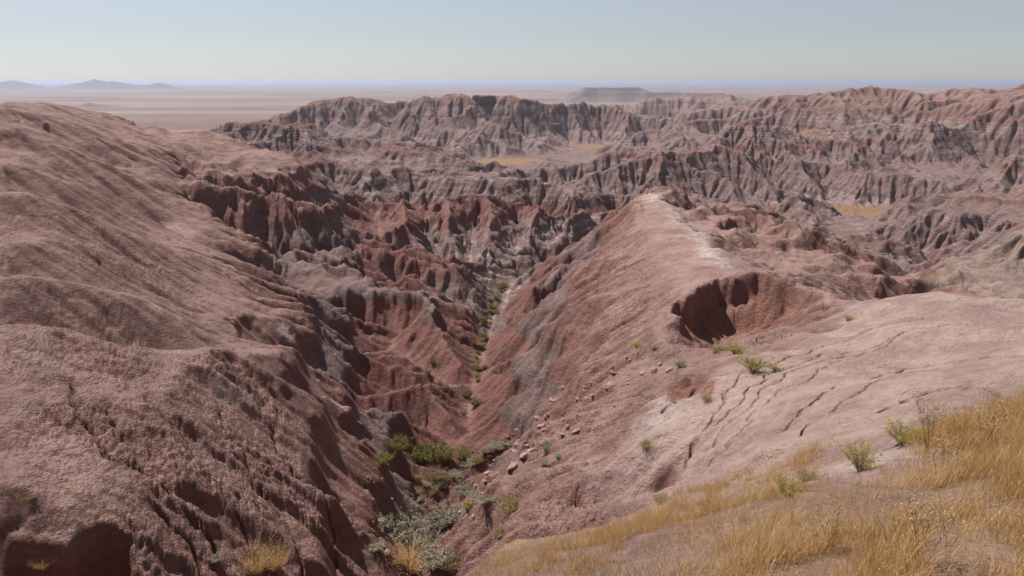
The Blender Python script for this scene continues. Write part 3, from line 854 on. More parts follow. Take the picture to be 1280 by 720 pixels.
    hgt = g.math('ADD', hgt, g.math('MULTIPLY', g.noise(pos, 0.22, 6, 0.7), g.math('SUBTRACT', 1.6, g.math('MULTIPLY', g.attr('close'), 1.6))))
    bp2 = g.n('ShaderNodeBump'); bp2.inputs['Strength'].default_value = 1.0; bp2.inputs['Distance'].default_value = 1.0
    g.set(bp2.inputs['Height'], hgt)
    g.principled(col, 0.95, 0.12, bp2.outputs[0])
    return g.m

SC = 1.0
GX, GY = polar_grid(SC)
GZ, MD = ground_height(GX, GY, full=True)
rr_ = np.hypot(GX, GY)
pale = np.zeros(GX.shape)
k = rr_ < 120
gx_, gy_ = GX[k], GY[k]
pl = np.maximum(poly_mask(gx_, gy_, MOUND, 0.6), .9 * poly_mask(gx_, gy_, PX((700,722,7.6),(860,640,9.6),(1000,615,9),(1190,560,8),(1190,610,6.8),(1000,660,7.4),(820,720,7.2)), .5))
trail = np.exp(-(polyline_dist(gx_ + 1.2 * perlin(gx_ / 5, gy_ / 5, 121), gy_, [p for p in SPINE[6:]]) / 1.1) ** 2)
pl = np.maximum(pl, 0.8 * trail * (0.6 + 0.8 * perlin(gx_ / 2, gy_ / 2, 122)))
pale[k] = np.clip(pl, 0, 1)
popa = np.zeros(GX.shape); popa[k] = pop_mask(gx_, gy_)
salt = np.zeros(GX.shape)
TRAIL = PX((905,330,34.5),(893,312,39),(880,296,45),(862,281,52),(850,266,58),(825,252,66),(800,238,76))
sl = 0
for (u, v, Y, rad, a) in [(830,520,16.6,1.3,.55),(845,492,17.4,1.2,.5),(425,440,28.8,.7,.8),(416,452,28.4,.6,.6),(357,398,37,.8,.7),(285,455,19.6,.9,.35),(535,360,56,2.0,.7),(900,325,36,1.2,.6),(870,290,47,1.6,.5),(1090,585,7.6,.7,.5),(1150,572,7.4,.6,.5),(820,258,64,2.5,.4),(930,620,10,.6,.4)]:
    c = at(u, v, Y)
    d = np.hypot(gx_ - c[0], gy_ - c[1]) / rad + 0.5 * perlin(gx_ * 1.1 / rad, gy_ * 1.1 / rad, 131)
    sl = np.maximum(sl, a * sstep(1.0, 0.2, d))
sl = np.maximum(sl, .9 * np.exp(-(polyline_dist(gx_ + .4 * perlin(gx_ / 4, gy_ / 4, 121), gy_, TRAIL) / .55) ** 2))
salt[k] = sl
crk = np.zeros(gx_.shape)
for pts_, w_, dep_ in CRACKS_W:
    kk = near_box(gx_, gy_, pts_, 1.0)
    X_, Y_ = gx_[kk], gy_[kk]
    cx = X_ + 0.3 * perlin(X_ * .8, Y_ * .8, 111) + 0.07 * perlin(X_ * 4, Y_ * 4, 112); cy = Y_ + 0.3 * perlin(X_ * .8, Y_ * .8, 113) + 0.07 * perlin(X_ * 4, Y_ * 4, 114)
    crk[kk] = np.maximum(crk[kk], np.exp(-(polyline_dist(cx, cy, pts_) / (w_ * .9)) ** 2))
crack = np.zeros(GX.shape); crack[k] = crk
litter = np.zeros(GX.shape)
for pts_ in (PX((1290,490,7.6),(1195,545,8),(1195,590,6.9),(1050,645,6.6),(960,668,6.8),(890,690,6.9),(850,735,6.3)) + W((1,3,0),(.6,1.2,0),(5,1,0),(7,4,0)),
             PX((1020,562,10),(900,600,10.8),(830,632,11),(740,668,11.2),(660,695,11.4),(590,725,12),(640,760,9),(720,722,8.6),(880,662,8.6),(1010,612,8.8))):
    litter[k] = np.maximum(litter[k], poly_mask(gx_ + .5 * perlin(gx_ / .8, gy_ / .8, 161), gy_ + .5 * perlin(gx_ / .8, gy_ / .8, 162), pts_, .5))
fresh = np.zeros(GX.shape); fr = 0
for pts_, dep_, w_ in CARVES:
    kk = near_box(gx_, gy_, [at(*p[:3]) for p in pts_], 2)
    m_ = np.zeros(gx_.shape); m_[kk] = carve(gx_[kk], gy_[kk], pts_, 1.0, w_)
    fr = np.maximum(fr, sstep(.05, .35, m_))
fresh[k] = fr
tanc = np.zeros(GX.shape); tanc[k] = poly_mask(gx_, gy_, TANHILL, 1.0)
plain = sstep(700, 1000, rr_) * sstep(-71, -74, GZ)
MAT_GROUND = ground_material()
ground = grid_mesh('ground', GX, GY, GZ, {'tan': tanc, 'crack': crack, 'litter': litter, 'fresh': fresh, 'pop': popa, 'close': 1 - sstep(60, 200, rr_), 'pale': pale, 'salt': salt, 'meadow': MD, 'plain': np.maximum(plain, sstep(1800, 2300, rr_))}, MAT_GROUND)
ground['kind'] = 'structure'
# ------------------------------------------------------------------ haze
def box_mesh(name, x0, x1, y0, y1, z0, z1, mat):
    me = bpy.data.meshes.new(name)
    v = [(x0,y0,z0),(x1,y0,z0),(x1,y1,z0),(x0,y1,z0),(x0,y0,z1),(x1,y0,z1),(x1,y1,z1),(x0,y1,z1)]
    me.from_pydata(v, [], [(3,2,1,0),(4,5,6,7),(0,1,5,4),(1,2,6,5),(2,3,7,6),(3,0,4,7)])
    me.materials.append(mat)
    o = bpy.data.objects.new(name, me); scene.collection.objects.link(o); return o
hm = bpy.data.materials.new('haze_air'); hm.use_nodes = True
ht = hm.node_tree; ht.nodes.clear()
ho = ht.nodes.new('ShaderNodeOutputMaterial'); hv = ht.nodes.new('ShaderNodeVolumePrincipled')
hv.inputs['Color'].default_value = (0.72, 0.80, 1.0, 1)
hv.inputs['Density'].default_value = 0.00011
hv.inputs['Anisotropy'].default_value = 0.35
ht.links.new(hv.outputs[0], ho.inputs['Volume'])
haze = box_mesh('haze', -100000, 100000, -20000, 100000, -80, 4, hm)
haze['kind'] = 'stuff'

# ------------------------------------------------------------------ far buttes and the mesa
def far_hill(name, x0, y0, w, d, base, prof, dx, seed, mat):
    nx, ny = int(w / dx), int(d / dx)
    X, Y = np.meshgrid(x0 + dx * np.arange(nx), y0 + dx * np.arange(ny))
    b = rim(ny, nx)
    H = base + prof(X, Y) + fbm(X / (dx * 14), Y / (dx * 14), 4, seed) * dx * 0.5 * (prof(X, Y) > 0.5)
    H[b] = base - 3
    H, _ = erode(H, dx, b, 14, 0.045 / dx ** .4, smax=1.6, smin=0.62, diff=0.02, seed=seed)
    o = grid_mesh(name, X, Y, H, {}, mat)
    o['kind'] = 'structure'
    return o
fh = NT('far_hill_clay')
fp = fh.n('ShaderNodeNewGeometry').outputs['Position']; fs = fh.n('ShaderNodeSeparateXYZ'); fh.set(fs.inputs[0], fp)
fz = fh.math('ADD', fs.outputs[2], fh.math('MULTIPLY', fh.noise(fp, 0.01, 3), 8))
fc = fh.ramp(fh.maprange(fz, -80, 10), [(0,(.20,.15,.125)),(.25,(.19,.14,.12)),(.4,(.14,.095,.08)),(.5,(.19,.145,.125)),(.62,(.13,.09,.075)),(.8,(.16,.115,.095))])
fh.principled(fc, .95, .1)
MFH = fh.m
def slab(cx, cy, hw, hd, top, edge):
    """flat topped block with sloping sides"""
    def f(X, Y):
        q = np.maximum(np.abs(X - cx) - hw + 0.15 * edge * perlin(Y / edge, X / edge, 3), np.abs(Y - cy) - hd + 0.25 * edge * perlin(X / edge, Y / edge, 4))
        return top * np.clip(1 - q / edge, 0, 1)
    return f
def far_at(u, Y): return (u - 640) / FPX * Y / CP / 1.075
def combine(*fs_): return lambda X, Y: np.maximum.reduce([f(X, Y) for f in fs_])
Ym = 2600
mesa = combine(slab(far_at(768, Ym), Ym + 120, 105, 90, 50, 85), slab(far_at(838, Ym), Ym + 150, 60, 60, 33, 60), slab(far_at(885, Ym), Ym + 100, 70, 40, 31, 55), slab(far_at(810, Ym), Ym + 60, 230, 40, 14, 60))
far_hill('hills', far_at(700, Ym) - 120, Ym - 130, 960, 520, -76, mesa, 5.0, 201, MFH)
Yb = 6800
def lump(cx, cy, r, h):
    return lambda X, Y: h * np.clip(1 - np.hypot((X - cx) / r, (Y - cy) / (r * .6)), 0, 1) ** 0.8
b1 = combine(lump(far_at(128, Yb), Yb, 330, 92), lump(far_at(108, Yb), Yb, 260, 60), lump(far_at(150, Yb), Yb, 320, 74))
b2 = combine(lump(far_at(205, Yb), Yb, 230, 62), lump(far_at(186, Yb), Yb, 180, 42))
b3 = combine(lump(far_at(25, Yb), Yb, 330, 84), lump(far_at(-20, Yb), Yb, 420, 70), lump(far_at(50, Yb), Yb, 200, 40))
far_hill('hills', far_at(128, Yb) - 700, Yb - 300, 1300, 620, -76, b1, 11.0, 202, MFH)
far_hill('hills', far_at(200, Yb) - 420, Yb - 240, 800, 500, -76, b2, 11.0, 203, MFH)
far_hill('hills', far_at(10, Yb) - 900, Yb - 300, 1500, 620, -76, b3, 11.0, 204, MFH)
b4 = combine(lump(far_at(116, 2100), 2100, 50, 16), lump(far_at(132, 2100), 2110, 60, 9))
far_hill('hills', far_at(120, 2100) - 150, 2000, 300, 220, -76, b4, 4.0, 205, MFH)
# ------------------------------------------------------------------ vegetation and loose rock
def hit(u, v, y0=2.0, y1=400.0):
    """the point of the ground that stands at this place"""
    Y = np.exp(np.linspace(math.log(y0), math.log(y1), 700))
    a = (u - 640) / FPX; b = (360 - v) / FPX
    yy = CP + b * SP; zz = -SP + b * CP
    X = a * Y / yy; Z = zz * Y / yy
    H = ground_height(X, Y)
    k = np.flatnonzero(Z <= H)
    if len(k) == 0: return None
    i = k[0]
    return np.array([X[i], Y[i], H[i]])

def link_mesh(name, verts, faces, mat, parent=None, smooth=False):
    me = bpy.data.meshes.new(name)
    V = np.asarray(verts, np.float32); F = np.asarray(faces, np.int32)
    n = F.shape[1]
    me.vertices.add(len(V)); me.vertices.foreach_set('co', V.ravel())
    me.loops.add(F.size); me.loops.foreach_set('vertex_index', F.ravel())
    me.polygons.add(len(F)); me.polygons.foreach_set('loop_start', np.arange(0, F.size, n, dtype=np.int32))
    if smooth: me.polygons.foreach_set('use_smooth', np.ones(len(F), bool))
    me.update(calc_edges=True)
    me.materials.append(mat)
    o = bpy.data.objects.new(name, me); scene.collection.objects.link(o)
    if parent: o.parent = parent
    return o

def leaf_mat(name, c1, c2, c3=None, trans=0.3, scale=9):
    g = NT(name)
    oi = g.n('ShaderNodeObjectInfo'); pos = g.n('ShaderNodeNewGeometry').outputs['Position']
    c = g.mix(g.maprange(g.noise(pos, scale, 3, .7), .35, .65), c1, c2)
    if c3: c = g.mix(g.maprange(g.noise(pos, scale * 4, 2), .58, .66), c, c3)
    rp = g.math('MULTIPLY_ADD', oi.outputs['Random'], 0.35, 0.8)
    hs = g.n('ShaderNodeHueSaturation'); g.set(hs.inputs['Color'], c); g.set(hs.inputs['Value'], rp); hs.inputs['Saturation'].default_value = 1
    b = g.principled(hs.outputs[0], .8, .15)
    t = g.n('ShaderNodeBsdfTranslucent'); g.set(t.inputs[0], hs.outputs[0])
    mx = g.n('ShaderNodeMixShader'); mx.inputs[0].default_value = trans
    g.t.links.new(b.outputs[0], mx.inputs[1]); g.t.links.new(t.outputs[0], mx.inputs[2]); g.t.links.new(mx.outputs[0], g.out.inputs['Surface'])
    return g.m
M_GRASS = leaf_mat('dry_golden_grass', (.62,.41,.19), (.50,.30,.12), (.68,.56,.35), .35, 1.5)
M_GRASS2 = leaf_mat('pale_dry_grass', (.46,.34,.18), (.34,.25,.12), (.60,.52,.36), .3, 2)
M_SEED = leaf_mat('pale_seed_head', (.58,.45,.27), (.5,.36,.2), None, .3, 5)
M_SAGE = leaf_mat('grey_sage_leaf', (.33,.30,.21), (.40,.36,.27), (.22,.21,.13), .25)
M_GREEN = leaf_mat('olive_green_leaf', (.18,.17,.05), (.26,.23,.08), (.11,.11,.035), .25)
M_RABBIT = leaf_mat('rabbitbrush_leaf', (.32,.29,.09), (.38,.31,.12), (.22,.22,.06), .35)
M_FLOWER = leaf_mat('yellow_flower', (.58,.44,.03), (.50,.42,.06), None, .3)
M_TWIG = leaf_mat('brown_twig', (.20,.12,.07), (.28,.18,.11), None, .0)
M_TAN = leaf_mat('straw_leaf', (.38,.28,.15), (.30,.24,.11), (.24,.22,.10), .3)

def strands(g, n, spread, height, width, lean=0.5, segs=3, droop=0.3, cx=None, h_var=0.5):
    """n curved blades as strips; returns verts, quads"""
    if cx is None:
        r = spread * np.sqrt(g.random(n)); t = g.random(n) * 2 * np.pi
        cx = np.stack([r * np.cos(t), r * np.sin(t), np.zeros(n)], 1)
        out = np.stack([np.cos(t), np.sin(t)], 1) * (r / max(spread, 1e-6))[:, None]
    else:
        t = g.random(n) * 2 * np.pi; out = np.stack([np.cos(t), np.sin(t)], 1) * .6
    h = height * (1 - h_var * g.random(n))
    d = out * lean + g.normal(0, .25, (n, 2)) * lean
    a = g.random(n) * np.pi
    side = np.stack([np.cos(a), np.sin(a), np.zeros(n)], 1)
    V = []
    for s in range(segs + 1):
        q = s / segs
        c = cx.copy(); c[:, :2] += d * (h * (q + droop * q * q))[:, None]; c[:, 2] += h * q * (1 - droop * .35 * q)
        w = width * (1 - .75 * q)
        V.append(c - side * w); V.append(c + side * w)
    V = np.stack(V, 1)            # n, 2(segs+1), 3
    base = np.arange(n)[:, None] * (2 * segs + 2)
    F = np.concatenate([base + np.array([2*s, 2*s+1, 2*s+3, 2*s+2]) for s in range(segs)], 0)
    return V.reshape(-1, 3), F, V

def leaves(g, centers, size, stretch=2.0):
    n = len(centers)
    a = g.normal(size=(n, 3)); a /= np.linalg.norm(a, axis=1)[:, None]
    b = np.cross(a, g.normal(size=(n, 3))); b /= np.linalg.norm(b, axis=1)[:, None]
    s = size * (0.6 + 0.8 * g.random(n))[:, None]
    V = np.stack([centers - a*s*stretch*.5, centers + b*s*.5, centers + a*s*stretch*.5, centers - b*s*.5], 1)
    return V.reshape(-1, 3), np.arange(n * 4).reshape(n, 4)

def shrub_parts(kind, seed):
    """unit shrub about 1 m wide: list of (part name, verts, faces, material)"""
    g = np.random.default_rng(seed)
    P = []
    if kind in ('sage', 'green', 'rabbit', 'tan'):
        H = {'sage': .55, 'green': .62, 'rabbit': .95, 'tan': .5}[kind]
        nb = {'sage': 70, 'green': 60, 'rabbit': 60, 'tan': 70}[kind]
        V, F, S = strands(g, nb, .10, H * .9, .008, lean=.75, segs=4, droop=.25, h_var=.5)
        P.append(('stems', V, F, M_TWIG))
        ctr = []
        S = S.reshape(nb, 5, 2, 3).mean(2)
        for i in range(nb):
            m = {'sage': 42, 'green': 62, 'rabbit': 46, 'tan': 22}[kind]
            q = 1 - g.random(m) ** 1.4 * .8
            idx = q * 4; i0 = np.minimum(idx.astype(int), 3); f = (idx - i0)[:, None]
            p = S[i, i0] * (1 - f) + S[i, i0 + 1] * f
            ctr.append(p + g.normal(0, .035 if kind != 'green' else .05, (m, 3)))
        ctr = np.concatenate(ctr); ctr = ctr[ctr[:, 2] > .01]
        V, F = leaves(g, ctr, {'sage': .022, 'green': .03, 'rabbit': .016, 'tan': .014}[kind], {'sage': 2.2, 'green': 1.6, 'rabbit': 4, 'tan': 4}[kind])
        P.append(('foliage', V, F, {'sage': M_SAGE, 'green': M_GREEN, 'rabbit': M_RABBIT, 'tan': M_TAN}[kind]))
        if kind == 'rabbit':
            tips = S[g.random(nb) < .55][:, 4]
            c = np.concatenate([t + g.normal(0, .035, (26, 3)) * (1, 1, .4) for t in tips])
            V, F = leaves(g, c, .022, 1.2); P.append(('flower_heads', V, F, M_FLOWER))
        if kind == 'tan':
            V, F, _ = strands(g, 240, .25, .6, .004, lean=.5, segs=3); P.append(('dry_blades', V, F, M_GRASS2))
    elif kind == 'tuft':
        V, F, S = strands(g, 420, .22, .9, .006, lean=.55, segs=4, droop=.35)
        P.append(('blades', V, F, M_GRASS))
        S = S.reshape(420, 5, 2, 3).mean(2)
        c = np.concatenate([S[i, 4] + (S[i, 3] - S[i, 4]) * g.random((5, 1)) * .7 + g.normal(0, .008, (5, 3)) for i in range(0, 420, 3)])
        V, F = leaves(g, c, .014, 2.5); P.append(('seed_heads', V, F, M_SEED))
    elif kind == 'stalk':
        V, F, S = strands(g, 9, .03, 1.0, .0045, lean=.25, segs=6, droop=.3, h_var=.4)
        Vs, Fs = [V], [F]; off = len(V)
        S = S.reshape(9, 7, 2, 3).mean(2)
        tips = [S[:, 6]]
        for i in range(9):
            for j in (3, 4, 5):
                V2, F2, S2 = strands(g, 3, .001, .28, .003, lean=.8, segs=2, droop=.1)
                V2 = V2 + S[i, j]; Vs.append(V2); Fs.append(F2.repeat(1, 0) + 0); 
                tips.append(S2.reshape(3, 3, 2, 3).mean(2)[:, 2] + S[i, j])
        allV, allF = [], []; o = 0
        for v_, f_ in zip(Vs, Fs):
            allV.append(v_); allF.append(f_ + o); o += len(v_)
        P.append(('stems', np.concatenate(allV), np.concatenate(allF), M_TWIG))
        c = np.concatenate(tips); c = np.concatenate([c + g.normal(0, .012, c.shape) for _ in range(4)])
        V, F = leaves(g, c, .014, 2); P.append(('seed_heads', V, F, M_SEED))
    return P

PROTO = {}
NAME = {'sage': 'sagebrush', 'green': 'bush', 'rabbit': 'flowering_shrub', 'tan': 'dry_shrub', 'tuft': 'grass_tuft', 'stalk': 'dry_weed'}
CAT = {'sage': 'shrub', 'green': 'bush', 'rabbit': 'shrub', 'tan': 'shrub', 'tuft': 'grass tuft', 'stalk': 'weed'}
def proto(kind, var):
    k = (kind, var)
    if k not in PROTO:
        PROTO[k] = []
        for nm, V, F, m in shrub_parts(kind, 300 + 7 * var + hash_kind[kind]):
            me_o = link_mesh(nm, V, F, m)
            PROTO[k].append((nm, me_o.data))
            bpy.data.objects.remove(me_o)
    return PROTO[k]
hash_kind = {'sage': 1, 'green': 2, 'rabbit': 3, 'tan': 4, 'tuft': 5, 'stalk': 6}
_n = [0]
def plant(kind, u, v, wpx, label, group=None, tall=1.0, ybounds=(2.0, 400.0)):
    p = hit(u, v, *ybounds)
    if p is None: print('MISS', u, v); return
    _n[0] += 1
    s = wpx / FPX * math.sqrt(p[0]**2 + p[1]**2 + p[2]**2)
    e = bpy.data.objects.new(NAME[kind], None); e.empty_display_size = 0.1; scene.collection.objects.link(e)
    e.location = (p[0], p[1], p[2] - 0.02 * s)
    e.rotation_euler = (0, 0, random.random() * 6.28); e.scale = (s, s, s * tall)
    e['label'] = label; e['category'] = CAT[kind]
    if group: e['group'] = group
    for nm, me in proto(kind, _n[0] % 3):
        c = bpy.data.objects.new(nm, me); scene.collection.objects.link(c); c.parent = e
        if nm in ('seed_heads', 'flower_heads', 'blades', 'dry_blades', 'stems'): c['kind'] = 'stuff'
    return e

PLANTS = [
 ('sage',504,684,66,'largest grey green sagebrush at the bottom of the ravine, dark beneath',1),
 ('sage',478,664,30,'grey sagebrush against the ravine wall, behind the largest sagebrush',1),
 ('sage',535,690,44,'round grey sagebrush just right of the largest one in the ravine',1),
 ('sage',557,660,52,'pale grey sagebrush on the slope above the ravine floor, wide and low',.8),
 ('sage',582,622,38,'grey sagebrush with dark shade under it beside the small yellow flowers',.9),
 ('sage',606,636,32,'small pale sagebrush right of the yellow flowered plant on the pink slope',.8),
 ('sage',548,712,52,'frosty grey sagebrush at the lower edge, left of the yellow green shrub',.8),
 ('sage',470,690,22,'small sagebrush tucked in the ravine at the lower left of the largest one',.8),
 ('tan',642,640,50,'straw coloured half dead shrub alone on the rubbly pink slope',.8),
 ('tan',569,712,44,'yellow green shrub at the lower edge beside the golden grass',.9),
 ('tan',626,672,30,'small straw coloured shrub below the half dead one on the slope',.7),
 ('green',477,579,26,'rounded yellow green bush, leftmost of the row in the ravine',.7),
 ('green',498,572,28,'dark olive bush second from the left in the ravine row',1.1),
 ('green',530,579,34,'large olive bush in the middle of the ravine row',1.1),
 ('green',554,584,32,'broad green bush right of the large olive bush',1.0),
 ('green',579,575,22,'bright green bush at the right end of the ravine row',1.2),
 ('tan',541,600,34,'yellowish scrub in front of the row of ravine bushes',.7),
 ('tan',520,604,24,'low straw scrub in front of the dark olive ravine bush',.6),
 ('green',584,497,16,'green bush on the ravine floor under the reddest left spur',1.0),
 ('green',594,507,15,'olive bush in the ravine bend, just nearer than its neighbour',1.0),
 ('green',579,520,10,'tiny olive bush at the foot of the left ravine wall bend',1.0),
 ('green',580,427,9,'tiny green bush high on the left ravine wall',1.0),
 ('green',542,457,13,'small bright green bush on a ledge of the left ravine wall',.8),
 ('green',536,472,9,'tiny green bush just under the ledge bush on the left wall',.9),
 ('rabbit',585,640,16,'small plant with yellow flowers on the lower ravine slope',1.0),
 ('sage',684,564,22,'dark grey sagebrush among rubble, upper one of two on the slope',.8),
 ('sage',680,582,19,'dark grey sagebrush among rubble, lower one of two on the slope',.8),
 ('sage',698,575,12,'very small sagebrush right of the two dark ones in the rubble',.9),
 ('tan',808,562,24,'straw coloured scrub left of the pale spur on the rubbly slope',.7),
 ('tan',828,628,30,'brownish scrub at the upper edge of the golden grass band',.7),
 ('rabbit',797,435,13,'small yellowish shrub at the left lip of the collapsed hollow',.6),
 ('rabbit',817,439,10,'tiny yellowish shrub just left of the collapsed hollow',.6),
 ('sage',850,460,17,'grey green sagebrush in front of the collapsed hollow',1.0),
 ('rabbit',919,442,20,'yellow green shrub on the floor of the collapsed hollow',.8),
 ('tan',898,440,30,'spreading straw shrub on the floor of the collapsed hollow',.5),
 ('rabbit',941,466,26,'bright yellow green shrub on the rim of the pale mound',1.0),
 ('rabbit',970,464,14,'small yellow shrub in a crack right of the bright rim shrub',.6),
 ('rabbit',1060,402,11,'tiny yellowish shrub high on the pale mound near its crest',.6),
 ('tan',884,504,20,'straw tuft beside the dark broken patch of the pale spur',.6),
 ('rabbit',1075,590,30,'upright green shrub with yellow flowers at the edge of the pale slab',1.3),
 ('rabbit',1128,556,36,'wide flowering shrub with yellow heads below the long crack',.75),
 ('rabbit',1150,552,22,'flowering shrub with the tallest yellow heads, right of the wide one',1.0),
 ('rabbit',985,618,30,'golden shrub with few yellow flowers in the grass band',.8),
 ('tan',1010,600,40,'brown twiggy scrub just right of the golden flowered shrub',.6),
 ('sage',270,706,22,'dark little sagebrush in a crack of the left crusted slope',.8),
 ('tan',42,632,16,'whitish dry scrub in a hole of the crusted slope, far left',.6),
 ('tuft',318,716,40,'golden grass clump at the lower edge of the crusted slope',1.0),
 ('tuft',345,718,30,'thin golden grass clump right beside the larger clump, lower left',1.1),
 ('tuft',58,716,16,'golden grass clump inside the dark hollow, lower left corner',1.0),
 ('tuft',514,712,46,'golden grass tuft between sagebrushes at the ravine mouth',.7),
 ('tuft',498,705,26,'small golden grass tuft left of the larger one at the ravine mouth',.7),
]
for kind, u, v, w, lab, tall in PLANTS:
    plant(kind, u, v, w, lab, tall=tall)
# low grey brush strip along the rubbly slope
gs = np.random.default_rng(77)
for i in range(26):
    t = i / 25
    u = 520 + 112 * t + gs.normal(0, 4); v = 628 - 72 * t + gs.normal(0, 3)
    plant('sage' if gs.random() < .6 else 'tan', u, v, 14 + 8 * gs.random(), 'one of the low grey brushes in the strip slanting up from the ravine mouth', 'low grey brush in a strip on the slope', .6)
# brush on the ravine floor
for i in range(60):
    t = gs.random()
    u = np.interp(t, [0, .35, .6, 1], [596, 601, 610, 628]) + gs.normal(0, 6 * (1 - .5 * t)); v = np.interp(t, [0, .35, .6, 1], [480, 430, 400, 358])
    plant('tan' if gs.random() < .7 else 'green', u, v, 6 + 6 * gs.random(), 'one of the small yellowish brushes lining the floor of the ravine', 'small yellowish brush on the ravine floor', .8)
STALKS = [(1160,566,70,'tall brown dry weed standing before the pale mound, highest of the right edge'),(1172,600,56,'branched dry weed above the deep golden grass, right'),(1040,690,60,'dry weed standing alone in front of the pale slab'),(1150,705,90,'largest dry weed in the thick golden grass near the lower edge'),(1230,560,60,'dry weed at the right edge above the thick grass')]
for u, v, h, lab in STALKS: plant('stalk', u, v, h, lab, tall=1.0)

# golden grass on the near slope: one mesh of blades
def grass_field(name, polys, n, height, width, mat, seed, label, seedmat=None):
    g = np.random.default_rng(seed)
    allp = []
    for pts, frac in polys:
        P = np.array([p[:2] for p in pts])
        c = g.uniform(P.min(0), P.max(0), (int(n * frac * 2.2), 2))
        x, y = c[:, 0], c[:, 1]
        m = poly_mask(x, y, pts, .35)
        clump = sstep(-.2, .4, fbm(x / .55, y / .55, 3, seed + 5) + .35 * perlin(x / 2.5, y / 2.5, seed + 6))
        keep = g.random(len(x)) < m * (0.05 + 0.95 * clump)
        allp.append(c[keep])
    c = np.concatenate(allp)
    z = ground_height(c[:, 0], c[:, 1])
    cc = np.stack([c[:, 0], c[:, 1], z - .01], 1)
    hh = height * (0.55 + 0.9 * np.clip(fbm(c[:, 0] / 1.3, c[:, 1] / 1.3, 2, seed + 9) + .4, 0, 1))
    V, F, S = strands(g, len(cc), 0, 1.0, width, lean=.42, segs=3, droop=.35, cx=cc * 0, h_var=.55)
    V = V.reshape(len(cc), -1, 3)
    hv = hh[:, None]
    V[:, :, 2] *= hv; V[:, :, 0] *= hv ** 1; V[:, :, 1] *= hv ** 1
    # blades keep their width whatever their height
    mid = V.reshape(len(cc), 4, 2, 3).mean(2, keepdims=True); V4 = V.reshape(len(cc), 4, 2, 3); V = (mid + (V4 - mid) / hv[:, :, None, None]).reshape(len(cc), 8, 3)
    V = V + cc[:, None, :]
    o = link_mesh(name, V.reshape(-1, 3), F, mat)
    o['kind'] = 'stuff'; o['label'] = label; o['category'] = 'grass'
    print(name, len(cc))
    if seedmat:
        tips = V.reshape(len(cc), 4, 2, 3).mean(2)
        k = g.random(len(cc)) < .08
        T = tips[k]
        c2 = np.concatenate([T[:, 3] + (T[:, 2] - T[:, 3]) * g.random((len(T), 1)) * .7 + g.normal(0, .006, (len(T), 3)) for _ in range(4)])
        V, F = leaves(g, c2, .006, 2.4)
        s = link_mesh('seed_heads', V, F, seedmat); s['kind'] = 'stuff'; s['label'] = 'pale seed heads on the golden dry grass'; s['category'] = 'seed heads'
    return o
def GP(*uv): return [hit(u, min(v, 900), 1.2) for u, v in uv]
GA = GP((1330,488),(1240,520),(1195,545),(1195,590),(1120,625),(1050,645),(960,668),(890,690),(850,735)) + W((1.0,3.0,0),(0.6,1.2,0),(5,1.0,0),(6,4,0))
GB = GP((1020,562),(960,578),(900,600),(830,632),(740,668),(660,695),(590,725),(640,760),(720,722),(800,690),(880,662),(950,635),(1010,612))
GC = GP((1290,500),(1200,530),(1150,556),(1180,580),(1290,560))
GD = GP((700,722),(1180,560),(1190,600),(900,680),(760,760))
GE = GP((600,722),(520,725),(560,760),(800,800),(860,722),(740,690))
grass_field('grass', [(GA, 1.0), (GC, .18)], 95000, .36, .0026, M_GRASS, 11, 'thick golden dry grass on the near slope', M_SEED)
grass_field('grass', [(GB, 1.0)], 50000, .22, .0026, M_GRASS, 12, 'band of golden dry grass below the pale mound')
grass_field('grass', [(GD, .22), (GE, .6), (GA, .6)], 22000, .20, .0024, M_GRASS2, 13, 'sparse pale dry grass between the golden patches')

# ------------------------------------------------------------------ clods and rocks
def rock_mesh(seed):
    g = np.random.default_rng(seed)
    import bmesh
    bm = bmesh.new(); bmesh.ops.create_icosphere(bm, subdivisions=3, radius=.5)
    planes = [(n / np.linalg.norm(n), .30 + .14 * g.random()) for n in g.normal(size=(9, 3))]
    for v in bm.verts:
        p = np.array(v.co)
        for n, d in planes:
            q = p @ n
            if q > d: p = p - n * (q - d) * .9
        p = p * (1 + .05 * g.normal()); p[2] *= .7
        v.co = p
    me = bpy.data.meshes.new('rock'); bm.to_mesh(me); bm.free(); me.materials.append(M_ROCK)
    return me
rk = NT('pink_clay_clod'); rp_ = rk.n('ShaderNodeNewGeometry').outputs['Position']
rbp = rk.n('ShaderNodeBump'); rbp.inputs['Strength'].default_value = .6; rbp.inputs['Distance'].default_value = .02; rk.set(rbp.inputs['Height'], rk.noise(rp_, 14, 5, .7))
rk.principled(rk.mix(rk.noise(rp_, 5, 4), (.30, .18, .15), (.37, .25, .21)), .95, .1, rbp.outputs[0])
M_ROCK = rk.m
rocks = [rock_mesh(500 + i) for i in range(6)]
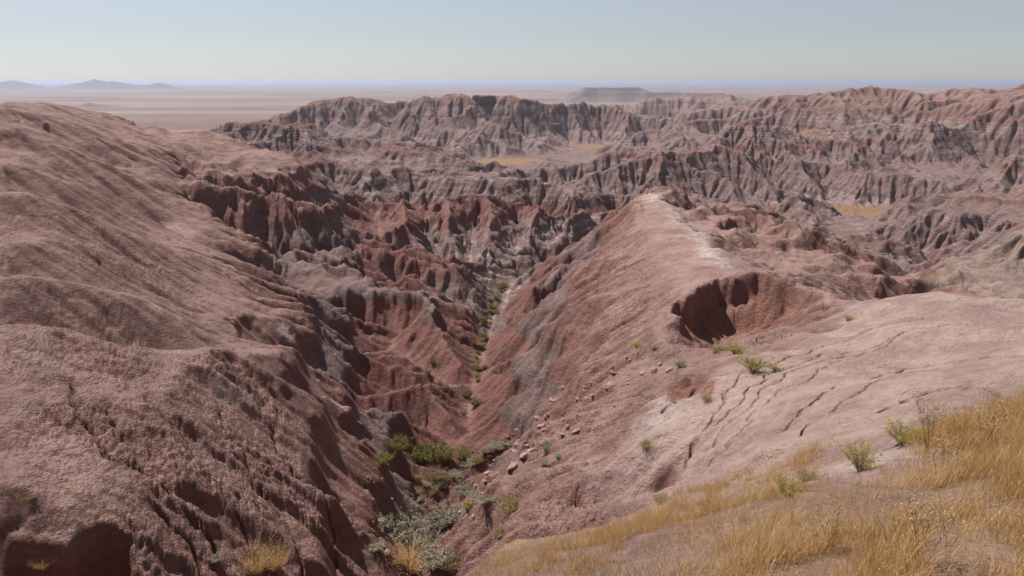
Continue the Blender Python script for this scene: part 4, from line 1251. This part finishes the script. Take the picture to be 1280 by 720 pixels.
def scatter(poly, n, smin_, smax_, label, group, seed):
    g = np.random.default_rng(seed); U = [p[0] for p in poly]; Vv = [p[1] for p in poly]
    cnt = 0
    while cnt < n:
        u = g.uniform(min(U), max(U)); v = g.uniform(min(Vv), max(Vv))
        PU = [np.array([a, b]) for a, b in poly]
        if poly_mask(np.array([u]), np.array([v]), PU, .01)[0] < .5: continue
        p = hit(u, v)
        if p is None: cnt += 1; continue
        o = bpy.data.objects.new('rock', rocks[int(g.integers(6))]); scene.collection.objects.link(o)
        s = smin_ + (smax_ - smin_) * g.random() ** 3
        o.location = (p[0], p[1], p[2] + s * .04); o.rotation_euler = (g.normal(0, .3), g.normal(0, .3), g.random() * 6.28)
        o.scale = (s * (1 + .5 * g.random()), s, s * (.7 + .4 * g.random()))
        o['label'] = label; o['category'] = 'rock'; o['group'] = group
        cnt += 1
scatter([(610,600),(700,560),(850,455),(790,445),(700,490),(640,540),(570,640),(600,660)], 190, .04, .3, 'pink clay rock lying loose on the rubbly slope above the ravine', 'loose rocks on the rubbly slope', 31)
scatter([(455,600),(520,580),(530,620),(480,720),(455,700)], 14, .08, .35, 'reddish clay rock fallen into the near end of the ravine', 'rocks fallen in the near ravine', 32)
#scatter([(640,360),(760,300),(800,330),(700,440),(620,470)], 14, .12, .4, 'pale rock stuck on the steep left flank of the long spine', 'rocks on the flank of the spine', 33)

# dark caprock on the far ridge
for u, v, wpx, hm_, lab in ((604, 121, 27, 3.2, 'long flat dark caprock on top of the far ridge'), (697, 120, 12, 4.0, 'small dark knob of caprock right of the long one on the far ridge')):
    Yc = 640
    c = at(u, v, Yc); w = wpx / FPX * Yc
    g = np.random.default_rng(int(u))
    n = 26; V = []; F = []
    for j in range(3):
        for i in range(n):
            a = 2 * math.pi * i / n; rr2 = (1.0, .93, .8)[j] * (1 + .12 * math.sin(3 * a + u) + .07 * g.normal())
            V.append((math.cos(a) * rr2 * w / 2, math.sin(a) * rr2 * w / 3, (-4, hm_ * .75, hm_)[j] + .25 * g.normal()))
    for j in range(2):
        for i in range(n): F.append((j*n+i, j*n+(i+1)%n, (j+1)*n+(i+1)%n, (j+1)*n+i))
    V.append((0, 0, hm_ * 1.02)); 
    for i in range(n): F.append((2*n+i, 2*n+(i+1)%n, 3*n, 3*n))
    F = [f if f[2] != f[3] else (f[0], f[1], f[2]) for f in F]
    me = bpy.data.meshes.new('caprock'); me.from_pydata(V, [], F); me.materials.append(MAT_GROUND)
    o = bpy.data.objects.new('caprock', me); scene.collection.objects.link(o)
    gz = float(ground_height(np.array([c[0]]), np.array([float(Yc)]))[0])
    o.location = (c[0], Yc, gz); o['label'] = lab; o['category'] = 'rock outcrop'
